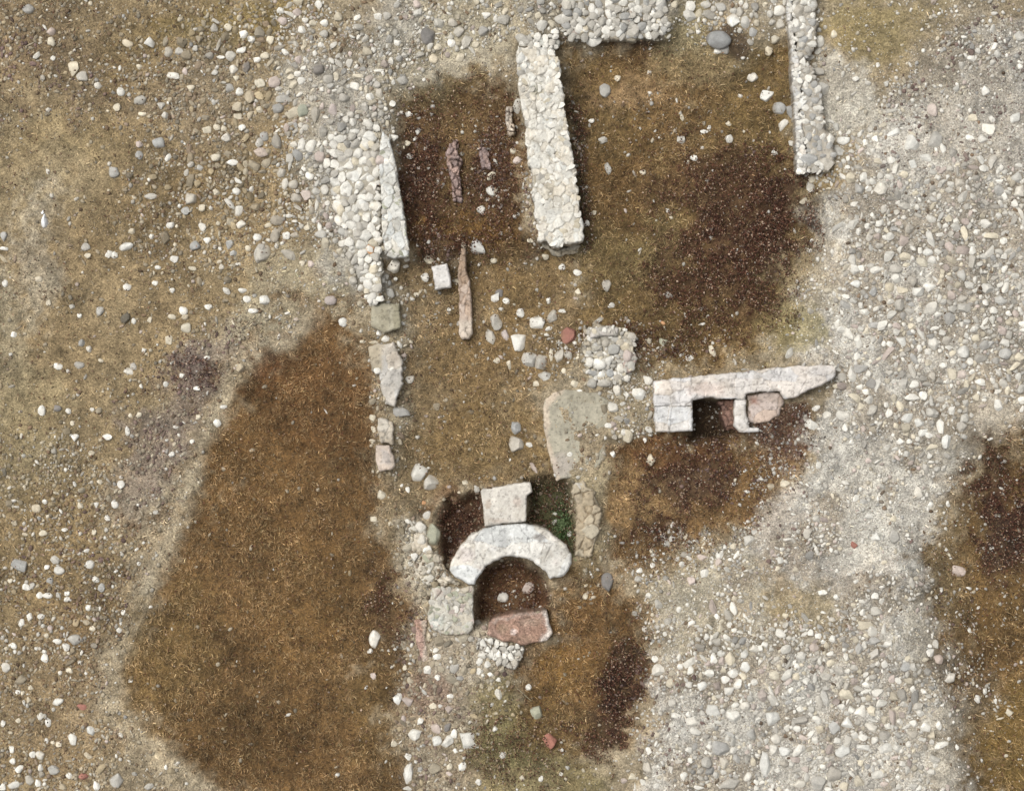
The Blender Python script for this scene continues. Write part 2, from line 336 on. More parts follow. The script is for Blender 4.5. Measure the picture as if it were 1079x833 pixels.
# ------------------------------------------------------------------ masonry
_slabn = 0
def slab(name, poly, top, bottom, parent=None, m=None, tone=(196,192,182), mortar=(176,170,156), res=.8, cell=None, gap=.9,
         depth=.02, dome=0.0, rnd=.03, rough=.012, wob=1.0, var=.10, patches=(), keep=True, hvar=.02, fade=None, joints=()):
    """a weathered masonry body: outline in photo px, heights in metres"""
    global _slabn
    _slabn += 1; k = _slabn
    m = m or M_masonry
    P = np.array(poly, float); lo = P.min(0)-3; hi = P.max(0)+3
    xs = np.arange(lo[0], hi[0]+res, res); ys = np.arange(lo[1], hi[1]+res, res)
    X, Y = np.meshgrid(xs, ys)
    def f(x, y):
        a = fbm(x+91*k, y, 9, 3, 1)*wob; b = fbm(x, y+77*k, 9, 3, 2)*wob
        return poly_sdf(x+a, y+b, P)
    D = f(X, Y)
    nd = D < 0.15*res
    cellin = nd[:-1, :-1] & nd[1:, :-1] & nd[:-1, 1:] & nd[1:, 1:]
    jj, ii = np.nonzero(cellin)
    nx = len(xs); vid = np.arange(X.size).reshape(X.shape)
    Q = np.stack([vid[jj+1, ii], vid[jj+1, ii+1], vid[jj, ii+1], vid[jj, ii]], -1)
    used, inv = np.unique(Q.ravel(), return_inverse=True); Q = inv.reshape(-1, 4)
    x = X.ravel()[used].copy(); y = Y.ravel()[used].copy()
    # boundary edges
    E = np.concatenate([Q[:, [0, 1]], Q[:, [1, 2]], Q[:, [2, 3]], Q[:, [3, 0]]])
    key = np.minimum(E[:, 0], E[:, 1])*10**7+np.maximum(E[:, 0], E[:, 1])
    _, first, cnt = np.unique(key, return_index=True, return_counts=True)
    BE = E[first[cnt == 1]]
    bv = np.unique(BE)
    for it in range(2):
        d = f(x[bv], y[bv]); e = .4
        gxn = (f(x[bv]+e, y[bv])-f(x[bv]-e, y[bv]))/(2*e); gyn = (f(x[bv], y[bv]+e)-f(x[bv], y[bv]-e))/(2*e)
        gl = np.maximum(np.hypot(gxn, gyn), .5)
        mv = np.clip(d, -1.2*res, 1.2*res)
        x[bv] -= mv*gxn/gl; y[bv] -= mv*gyn/gl
    d = np.maximum(-f(x, y), 0); d[bv] = 0
    dm = d*S
    t = np.clip(dm/rnd, 0, 1)
    z = np.full(x.shape, float(top)) - rnd*(1-np.sqrt(np.clip(1-(1-t)**2, 0, 1)))
    z += rough*fbm(x+5*k, y, 26, 3, 3)+rough*.22*fbm(x, y+3*k, 4.5, 3, 4)
    cols = np.broadcast_to(s2l(tone), x.shape+(3,)).copy()
    r2 = np.random.default_rng(1000+k)
    if cell:
        cells = cell if isinstance(cell, (list, tuple)) else [cell]
        cw, ch = (cells*2)[:2]
        ni = int((hi[0]-lo[0])/cw)+4; nj = int((hi[1]-lo[1])/ch)+4
        sx = (np.arange(ni)[None, :]+.5+.84*(r2.random((nj, ni))-.5))*cw+lo[0]-cw
        sy = (np.arange(nj)[:, None]+.5+.84*(r2.random((nj, ni))-.5))*ch+lo[1]-ch
        ra = r2.random((nj, ni)); rb = r2.random((nj, ni)); wt = (r2.random((nj, ni))-.3)*cw*.35
        wx = x+1.2*fbm(x, y, 6, 2, 5); wy = y+1.2*fbm(x, y, 6, 2, 6)
        ci = ((wx-lo[0]+cw)/cw).astype(int); cj = ((wy-lo[1]+ch)/ch).astype(int)
        F1 = np.full(x.shape, 1e9); F2 = F1.copy(); A1 = np.zeros(x.shape); B1 = A1.copy()
        for a in range(-2, 3):
            for b in range(-2, 3):
                I = np.clip(ci+a, 0, ni-1); J = np.clip(cj+b, 0, nj-1)
                dd = np.hypot((wx-sx[J, I]), (wy-sy[J, I])*cw/ch)-wt[J, I]
                newer = dd < F1
                F2 = np.where(newer, F1, np.where((dd < F2) & (dd > F1+1e-9), dd, F2)); A1 = np.where(newer, ra[J, I], A1); B1 = np.where(newer, rb[J, I], B1); F1 = np.where(newer, dd, F1)
        e = F2-F1; g = sm(gap*.25, gap*1.6, e)
        z += -depth*(1-g)*(.35+.65*sm(.3, -.2, fbm(x+11*k, y, 16, 3, 5))) + hvar*(A1-.5) - dome*np.clip(F1/cw, 0, 1.2)**2
        cols = cols*(1+var*2*(A1-.5))[:, None]*(1+(B1-.5)[:, None]*np.array([.08, .0, -.10]))
        smear = sm(-.1, .5, fbm(x+11*k, y, 16, 3, 5))         # mortar wiped over the joints
        g = g+(1-g)*smear*.85
        g = (.25+.75*g)[:, None]
        cols = cols*g+s2l(mortar)*(1-g)
    for J_ in joints:
        wx2 = x+fbm(x, y, 7, 3, 3)*1.3; wy2 = y+fbm(x, y, 7, 3, 4)*1.3; dj = np.full(x.shape, 99.)
        for (ja_, jb_) in zip(J_[:-1], J_[1:]):
            ex, ey = jb_[0]-ja_[0], jb_[1]-ja_[1]; tt = np.clip(((wx2-ja_[0])*ex+(wy2-ja_[1])*ey)/(ex*ex+ey*ey), 0, 1)
            dj = np.minimum(dj, np.hypot(wx2-ja_[0]-tt*ex, wy2-ja_[1]-tt*ey))
        gj = (1-sm(.1, 1.0, dj))*sm(-.5, .1, fbm(x, y, 9, 2, 6)); z -= .014*gj; cols = cols*(1-.22*gj[:, None])
    for (pp, rgb, op, fe) in patches:
        if isinstance(pp[0], (tuple, list)): dd = poly_sdf(x+fbm(x, y, 8, 3, 2)*2.5, y+fbm(x, y, 8, 3, 3)*2.5, pp)
        else:
            dd = (np.hypot((x-pp[0])/pp[2], (y-pp[1])/pp[3])-1)*min(pp[2], pp[3])+fbm(x, y, 6, 3, 2)*2.2
        mm = ((1-sm(-fe, fe, dd))*op)[:, None]; cols = cols*(1-mm)+s2l(rgb)*mm
    st = sm(.0, .7, fbm(x+50*k, y, 15, 5, 6))[:, None]*.38          # dirt and lichen stains
    cols = cols*(1-st)+cols*np.array([.64, .60, .53])*st
    sp = (fbm(x+9*k, y, 2.6, 2, 7) > .62)[:, None]*.30; cols = cols*(1-sp)
    cols = cols*(1+.12*fbm(x, y, 2.2, 2, 2)+.09*fbm(x+8*k, y, 11, 3, 1))[:, None]*ALB
    if fade is not None:                      # body dips into the soil on one side
        fm = np.clip(poly_sdf(x, y, fade)/-10., 0, 1); fm = fm*fm*(3-2*fm)
        gz = raster(hz, x, y); z = z*(1-fm)+(gz-.01)*fm
        gc = raster(col, x, y); cols = cols*(1-fm[:, None])+gc*fm[:, None]
    X3, Y3 = W(x, y, z)
    V = [np.stack([X3, Y3, z], -1)]; CC = [cols]
    # side faces
    nb = len(bv); mp = -np.ones(len(x), int); mp[bv] = np.arange(nb)
    e = .4
    gxn = (f(x[bv]+e, y[bv])-f(x[bv]-e, y[bv])); gyn = (f(x[bv], y[bv]+e)-f(x[bv], y[bv]-e)); gl = np.hypot(gxn, gyn)+1e-6
    bx, by, bz = X3[bv], Y3[bv], z[bv]
    rings = 6; prev = bv; Fs = [Q]
    off = len(x)
    for rI in range(1, rings+1):
        fr = rI/rings; zz = bz*(1-fr)+bottom*fr
        out = .008*fbm(x[bv]+40*rI, y[bv]+13*rI, 5, 2, 4)*(1 if rI else 0)+.012*fr
        V.append(np.stack([bx+gxn/gl*out, by-gyn/gl*out, zz], -1))
        cc = cols[bv]*(1+.18*fbm(x[bv]+40*rI, y[bv]+13*rI, 5, 2, 4))[:, None]*np.array([.66, .60, .52]); CC.append(cc)  # earthy tint, darkened further to put shade into the side faces
        ids = off+np.arange(nb)+(rI-1)*nb
        a0 = BE[:, 0]; a1 = BE[:, 1]
        up0 = a0 if rI == 1 else prev[mp[a0]]; up1 = a1 if rI == 1 else prev[mp[a1]]
        dn0 = ids[mp[a0]]; dn1 = ids[mp[a1]]
        Fs.append(np.stack([up1, up0, dn0, dn1], -1)); prev = ids
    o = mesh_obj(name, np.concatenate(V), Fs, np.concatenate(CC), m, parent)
    # register
    iX, iY = np.meshgrid(np.arange(int(lo[0]), int(hi[0])+1), np.arange(int(lo[1]), int(hi[1])+1))
    dd = f(iX.astype(float), iY.astype(float)); insd = dd < 0
    if fade is not None: insd &= poly_sdf(iX.astype(float), iY.astype(float), fade) > -5
    ja, ia = iY[insd]-OY, iX[insd]-OX
    ok = (ja >= 0) & (ia >= 0) & (ja < OCC.shape[0]) & (ia < OCC.shape[1]); ja, ia = ja[ok], ia[ok]
    SUP[ja, ia] = np.maximum(SUP[ja, ia], top-.02)
    if keep: BLOCK[ja, ia] = True
    return o

def single(o, at, label, cat, group=None):
    return tag(o, label, cat, group)

# long central wall
t = thing('masonry_wall', 'long narrow free-standing wall of white rubble masonry between the two upper rooms', 'wall', (578,150), -.5)
cw_poly = [(543,56),(548,50),(583,50),(588,62),(593,90),(598,130),(604,165),(609,200),(614,240),(614,255),(600,257),(581,261),(578,252.5),(568,253),(565,230),(562,206),(556,160),(551,120),(546,85)]
slab('mortared_core', cw_poly, .25, -.7, t, tone=(196,191,179), mortar=(172,165,150), cell=(9,10), gap=1.0, depth=.015, dome=.01, hvar=.03, var=.10, rnd=.03, rough=.02, wob=2.2,
     patches=[((565,95,7,6), (150,146,126), .7, 3), ((578,190,5,14), (168,162,146), .6, 3), ((566,240,8,10),(196,190,178),.6,4)])
slab('loose_head', [(543,38),(560,34),(588,36),(588,50),(548,50)], .2, -.6, t, tone=(180,176,164), mortar=(128,120,104), cell=9, gap=1.6, depth=.05, dome=.03, hvar=.06, wob=2.5, var=.14)
slab('footing', [(568,255),(578,254),(581,262),(614,257),(613,266),(590,270),(572,262)], -.2, -.8, t, tone=(165,156,138), mortar=(130,120,100), cell=7, wob=2.5, rough=.03)
# left wall
t = thing('masonry_wall', 'left wall of the upper left room, straight mortared face backed by a heap of cobbles', 'wall', (408,210), -.5)
slab('mortared_face', [(404,138),(410,145),(416,169),(420,190),(424,216),(427,238),(431,262),(430,271),(418,272),(407,270),(402,240),(402,215),(398,166)], .26, -.7, t,
     tone=(190,188,180), mortar=(172,168,156), cell=(10,12), gap=.8, depth=.018, hvar=.03, var=.10, wob=1, rnd=.025,
     patches=[([(418,169),(422,169),(431,262),(427,262)], (212,210,202), .6, 1.5)])
slab('rubble_core', [(352,150),(398,140),(402,272),(404,318),(390,322),(372,268),(355,215)], .18, -.5, t, tone=(160,154,140), mortar=(112,104,90), cell=None, gap=1.6, depth=.05, dome=.03, hvar=.06, wob=3, var=.2, rnd=.08, keep=False)
# top wall
t = thing('masonry_wall', 'low tumbled rubble wall along the top edge, closing the upper right room', 'wall', (630,30), -.3)
slab('rubble_core', [(590,6),(640,-40),(700,-40),(705,30),(690,42),(655,43),(632,40),(600,46),(590,30)], .16, -.5, t, tone=(146,138,122), mortar=(104,96,82), cell=None, gap=1.6, depth=.05, dome=.03, hvar=.06, wob=4, var=.2, rnd=.09, keep=False)
# right wall
t = thing('masonry_wall', 'ruined wall on the right side of the upper right room, crisp white inner edge', 'wall', (848,100), -.5)
slab('edge_course', [(829,-40),(839,-40),(834,20),(838,52),(842,60),(844,90),(843,118),(848,150),(851,182),(840,184),(838,119),(835,88),(834,52),(829,18)], .19, -.7, t,
     tone=(188,184,176), mortar=(140,132,118), cell=(9,5), gap=1.0, depth=.03, hvar=.03, var=.14, wob=1.0)
slab('rubble_core', [(839,-40),(860,-40),(860,50),(851,62),(866,96),(868,130),(882,165),(872,180),(851,182),(848,150),(843,118),(844,90),(842,60),(838,52),(834,20)], .18, -.6, t,
     tone=(160,153,140), mortar=(116,108,94), cell=None, gap=1.6, depth=.05, dome=.02, hvar=.06, wob=3, var=.18, rnd=.08, keep=False)
# slabs in the lower left wall line
o = slab('mortar_block', [(391,321),(405,319),(421,320),(422,346),(405,351),(391,344)], .08, -.6, tone=(160,154,134), cell=None, rough=.012, wob=.8, patches=[([(414,320),(423,320),(423,348),(415,348)], (140,134,112), .8, 2)])
tag(o, 'square greenish grey mortar block in the left wall line, just below the cobble heap', 'block')
o = slab('mortar_slab', [(388,365),(400,361),(416,361),(421,375),(424,388),(426,404),(419,418),(416,428),(404,427),(402,414),(400,394),(391,389)], .07, -.6, tone=(176,170,160), cell=17, gap=.7, depth=.012, var=.08, rough=.02, wob=2,
     patches=[([(386,362),(404,362),(402,392),(388,392)], (158,146,122), .8, 4)])
tag(o, 'long irregular pale mortar slab in the left wall line, between two smaller blocks', 'slab')
o = slab('wall_stone', [(399,441),(413,443),(414,466),(400,468)], .05, -.6, tone=(176,167,152), cell=12, gap=.6, rough=.025, wob=2)
tag(o, 'crumbling grey brown wall stone directly above the pale squared stone, left wall line', 'stone')
o = slab('squared_stone', [(396,469),(410,469),(415,480),(416.5,491),(413,494.5),(399,496.6),(396.5,484)], .07, -.6, tone=(182,168,154), cell=None, rough=.012, wob=.8,
     patches=[([(400,474),(409,474),(413,488),(402,490)], (166,158,150), .8, 2)])
tag(o, 'pale squared stone with rounded corners, lowest block of the left wall line', 'stone')
# dressed block and thin wall inside the left room
o = slab('dressed_block', [(454.5,281),(471,277.5),(476,302),(459,305)], .0, -.6, tone=(200,196,190), rough=.008, wob=.7, rnd=.03)
tag(o, 'upright rectangular grey white dressed block beside the thin brick partition', 'block')
t = thing('thin_wall', 'thin broken partition wall of reddish masonry in the room below the central wall', 'wall', (490,310), -.5)
slab('masonry', [(486,262),(490,262),(492,285),(495,300),(497.5,320),(498.5,350),(495,357),(487,357),(483.5,350),(484,322),(482,292)], -.02, -.6, t, tone=(172,154,138), mortar=(132,110,90), cell=(6,8), gap=.8, depth=.015, hvar=.03, var=.14, wob=1,
     patches=[([(483,338),(500,338),(500,358),(483,358)], (196,184,168), .8, 4), ([(480,255),(493,255),(493,300),(480,300)], (142,120,98), .7, 4)])
EMB = []
def emb(root, at, name, poly, n, lo, hi, names, k=1.0):
    b = min([o for o in bpy.data.objects if o.name.startswith(root) and o.type == 'EMPTY'], key=lambda o: math.hypot(o.location.x-W(*at)[0], o.location.y-W(*at)[1]))
    EMB.append((b, name, poly, n, lo, hi, names, k))
emb('masonry_wall', (578,150), 'bedded_stones', cw_poly, 460, 3.2, 9.5, 'wwwwwwgc', 1.0)
emb('masonry_wall', (578,150), 'head_stones', [(543,38),(560,34),(588,36),(588,52),(546,52)], 90, 3.5, 9, 'wwwgg')
emb('masonry_wall', (408,210), 'bedded_stones', [(404,138),(416,169),(424,216),(431,262),(430,271),(407,270),(402,240),(402,215),(398,166)], 120, 3, 7, 'ggwe', .98)
emb('masonry_wall', (408,210), 'core_stones', [(346,140),(400,130),(402,272),(404,318),(390,324),(368,268),(350,215)], 420, 4, 11, 'wwwwggc', 1)
emb('masonry_wall', (630,30), 'core_stones', [(590,6),(640,-40),(700,-40),(705,30),(690,42),(655,43),(632,40),(600,46),(590,30)], 420, 4, 10, 'wwgggb', .95)
emb('masonry_wall', (848,100), 'edge_stones', [(829,-40),(839,-40),(835,20),(839,52),(843,60),(845,90),(844,118),(849,150),(851,182),(840,184),(838,119),(835,88),(834,52),(829,18)], 190, 3, 7, 'wwwg')
emb('masonry_wall', (848,100), 'core_stones', [(839,-40),(860,-40),(860,50),(851,62),(866,96),(868,130),(882,165),(872,180),(851,182),(848,150),(843,118),(844,90),(842,60),(838,52),(834,20)], 330, 4, 9, 'wwggb', 1)
# hypocaust piles
for nm, pl, tp, lab in (('brick_pile', [(471,150),(482,147),(485,170),(484,195),(487,212),(479,214),(474,190),(472,170)], -.1, 'purplish broken pier line standing furthest left in the upper left room'),
                    ('brick_pile', [(504,156),(512,155),(515,165),(516,178),(507,178),(504,165)], -.11, 'small ring-shaped pinkish pier between two darker hollows, upper left room'),
                    ('brick_pile', [(534,115),(541,114),(541,130),(545,140),(536,142),(533,136)], -.03, 'narrow pale pier stub standing near the central wall, upper left room')):
    o = slab(nm, pl, tp, -.8, tone=(150,130,122) if tp < -.05 else (180,168,152), mortar=(82,62,52), cell=6.5, gap=1.2, depth=.05, dome=.02, hvar=.07, var=.2, wob=2.2, rough=.03, m=M_brick)
    tag(o, lab, 'brick pier', 'broken piers in the upper left room')

# hearth-like wall on the right
t = thing('furnace_wall', 'white plastered E-shaped masonry wall with a dark square opening, right of centre', 'wall', (770,420), -.6)
slab('beam', joints=[[(718,395),(716,424)],[(741,394),(744,410),(740,424)],[(768,392),(766,422)],[(799,388),(797,416)],[(824,385),(821,402),(818,418)],[(690,426),(729,424)],[(740,412),(790,406),(820,404)],[(846,384),(850,400),(842,416)]], poly=[(689,402),(700,399.5),(728,397),(770,393),(799,390.5),(822,387),(840,385),(877,385),(881.5,388),(880,398),(866,406),(851,411),(838,418),(826,419.5),(821,412),(806,412),(786,415),(786,421),(764,421),(750,418),(729,422),(729,428),(689,428)], top=.22, bottom=-.7, parent=t,
     tone=(200,194,187), mortar=(172,164,154), cell=(24,16), gap=.6, depth=.010, hvar=.03, var=.07, rough=.022, rnd=.04, wob=1.2,
     patches=[((745,410,20,7), (206,188,176), .6, 3), ((862,391,14,5), (190,186,182), .5, 3)])
slab('left_leg', [(689,428),(729,428),(730,453.5),(715,454),(691,454.5)], .217, -1.1, t, joints=[[(708,428),(706,454)],[(690,441),(707,439)]], tone=(200,196,190), mortar=(176,168,156), cell=20, gap=.6, depth=.01, var=.06, rough=.016, rnd=.035)
slab('right_leg', [(774,421),(786,421),(787,440),(790,450),(800,451),(800,455),(780,455.5),(774,448)], .214, -1.1, t, tone=(202,196,188), mortar=(176,166,154), cell=16, gap=.6, depth=.01, var=.06, rough=.016, rnd=.035)
slab('brick_cheek', [(759,421),(774,421),(774,447),(780,456),(766,453),(760,438)], .02, -1.1, t, tone=(116,90,78), mortar=(84,64,54), cell=(9,5), gap=1.1, depth=.03, hvar=.05, var=.2, rough=.03, m=M_brick, wob=2)
slab('side_block', [(787,416),(806,412.5),(821,413),(826,423),(823,436),(812,443),(795,446),(788,444)], .08, -.7, t, tone=(176,160,148), mortar=(150,134,120), cell=18, gap=.6, depth=.01, rough=.02, wob=2,
     patches=[((794,422,5,4), (140,100,84), .7, 3)])
# round rubble pillar
t = thing('rubble_pillar', 'round stub of packed grey cobbles at the corner beside the flat mortar slab', 'pillar', (642,375), -.5)
pil = [(617,347),(624,344),(645,343),(662,346),(669,353),(670,363),(672,378),(667,390),(664,400),(650,406),(630,404),(618,396),(614,378),(615,360)]
slab('mortar_core', pil, .06, -.7, t, tone=(164,156,140), mortar=(130,120,104), cell=8, gap=1.3, depth=.04, dome=.02, hvar=.06, wob=6, rough=.03, rnd=.06)
slab('rim_stone', [(624,346),(645,343),(652,345),(650,353),(632,355),(622,356)], .15, -.3, t, tone=(182,176,168), rough=.012, wob=1, rnd=.04)
slab('rim_stone', [(660,372),(670,374),(671,380),(667,390),(661,394),(656,384)], .12, -.3, t, tone=(166,148,138), rough=.012, wob=1, rnd=.04)
# flat mortar slab with its tail
t = thing('mortar_floor', 'flat greyish mortar floor slab with a pale curved left edge, centre', 'slab', (605,455), -.4)
slab('floor_slab', [(572,430),(575,420),(583,413),(595,411),(612,411),(630,414),(650,425),(655,445),(645,475),(632,490),(618,501),(604,503),(586,506),(580,485),(575,465),(573,445)], .03, -.6, t, tone=(158,152,134), rough=.010, wob=1.2, rnd=.02, fade=[(640,400),(690,400),(690,520),(622,520),(630,490),(636,440)], keep=False,
     patches=[([(570,430),(578,412),(596,409),(588,417),(577,430),(580,465),(590,508),(583,508),(574,465)], (190,174,154), .85, 2), ((592,490,12,12), (156,146,140), .5, 5)], cell=None)
o = slab('earthy_wall', [(604,510),(616,508),(628,518),(634,535),(633,556),(628,575),(618,590),(604,584),(608,560),(604,530)], .09, -.7, tone=(164,152,130), mortar=(128,112,88), cell=13, gap=1.2, depth=.025, hvar=.05, rough=.03, wob=3, rnd=.06, var=.14)
tag(o, 'crumbling earthy wall remnant running down from the flat mortar slab', 'wall')
# block on top of the arch, the arch
o = slab('limestone_block', [(506.5,517),(509,515),(518,513.5),(530,512.5),(543,509.5),(559,507.5),(560.3,518),(554.5,522),(554,536),(554.3,549.5),(545,550.5),(530,551),(511,554.5),(508.5,535)], .16, -1.1, tone=(194,188,177), mortar=(186,178,164), cell=None, rough=.016, wob=.7, rnd=.03,
     patches=[((514,531,2.5,4), (160,140,120), .5, 2), ((545,530,4,5), (182,164,150), .5, 3), ((524,548,12,2.5),(160,144,130),.5,2)])
tag(o, 'squared white limestone block set against the crown of the semicircular arch', 'block')
arch = [(473,601),(475,592),(481,582),(487,574),(494,567),(502,561),(512,556.5),(525,553),(540,552),(553,552),(565,554),(577,559),(588,566),(597,574),(602,584),(602,592),(599,601),(594,606),(588,608.5),(580,610),(575,604),(569,597),(561,591),(552,587.5),(541,586),(530,587),(520,591),(511,598),(505,606),(500,616),(493,615),(486,611),(478,607)]
o = slab('stone_arch', arch, .15, -1.15, joints=[[(541,550),(543,589)],[(496,564),(504,580),(512,599)],[(560,551),(556,568),(560,592)],[(578,558),(566,566),(556,568)],[(590,566),(580,578),(570,600)],[(478,584),(500,592)],[(518,554),(524,590)]], tone=(198,195,187), mortar=(160,152,140), cell=(30,24), gap=.3, depth=.008, hvar=.012, var=.07, rough=.03, wob=1.1, rnd=.05,
     patches=[((567,566,6,2.5), (120,112,104), .7, 1.5), ((505,598,3,3),(170,160,150),.6,2), ((520,577,5,3),(226,224,220),.7,2), ((490,585,8,8),(196,184,180),.5,4), ((586,592,4,3),(180,172,164),.5,2)])
tag(o, 'large white semicircular stone arch ring around the dark pit, lower centre', 'arch')
o = slab('rubble_wall', [(424,553),(432,547),(442,549),(449,562),(458,578),(467,597),(474,606),(484,616),(462,620),(446,616),(434,602),(427,580)], .07, -.5, tone=(188,180,164), mortar=(156,147,128), cell=(12,10), gap=1.4, depth=.03, hvar=.06, rough=.05, rnd=.12, wob=4, var=.12, keep=False)
tag(o, 'low ragged mortar and rubble remnant curving down to the left tip of the arch', 'wall')
# low wall below left tip of the arch
t = thing('masonry_wall', 'low wide wall stub of pale mortar running down from the left tip of the arch', 'wall', (475,645), -.4)
slab('mortared_core', [(456,619),(462,617),(485,619),(498,617),(499,640),(499,662),(493,668),(470,668),(455,662),(450,652),(453,636)], .1, -1.0, t, tone=(184,178,164), mortar=(150,142,124), cell=10, gap=1.3, depth=.02, hvar=.035, var=.12, rough=.02, wob=1.6,
     patches=[((470,623,12,4),(150,132,122),.7,3), ((484,632,10,8),(160,156,134),.5,4), ((462,655,8,5),(190,196,188),.6,3)])
slab('brick_edge', [(437,653),(450,652),(450,660),(448,672),(452,690),(452,704),(446,707),(442,690),(438,672)], -.02, -.5, t, tone=(164,136,122), mortar=(140,118,102), cell=(13,12), gap=.7, depth=.015, rough=.015, wob=1, m=M_brick,
     patches=[([(444,652),(453,652),(453,707),(447,707)], (180,168,152), .8, 2)])
# red block
t = thing('brick_block', 'tilted reddish brick masonry block with white broken right end, below the arch', 'block', (548,662), -.4)
slab('red_masonry', [(513,668),(516,655),(519.5,652),(540,646.5),(560,644.5),(577,642.5),(579,653),(581.5,667),(576.5,675),(565,676.5),(552,679),(535,676),(520,672)], .12, -.9, t, tone=(150,122,106), mortar=(138,110,94), cell=(16,12), gap=.5, depth=.008, hvar=.012, var=.10, rough=.02, rnd=.03, m=M_brick, wob=1,
     patches=[([(569,640),(583,640),(585,678),(566,680),(572,668),(577,662),(574,650)], (202,194,184), .85, 1.8), ([(518,653),(560,645),(578,643),(578,646),(556,649),(520,656)], (160,144,132), .7, 1.5), ((541,665,3,2.5), (214,196,186), .8, 1.2), ((530,662,7,5),(150,128,108),.7,3), ((560,655,8,4),(166,146,128),.6,3), ((556,672,9,3),(140,116,98),.7,3)])
slab('rubble_footing', [(502,672),(515,671),(535,677),(551,680),(552,690),(546,700),(543,704),(528,702),(512,690),(503,682)], .05, -.6, t, tone=(168,162,150), mortar=(120,110,98), cell=7, gap=1.3, depth=.04, dome=.02, hvar=.06, var=.16, rough=.03, wob=2.5, rnd=.05)
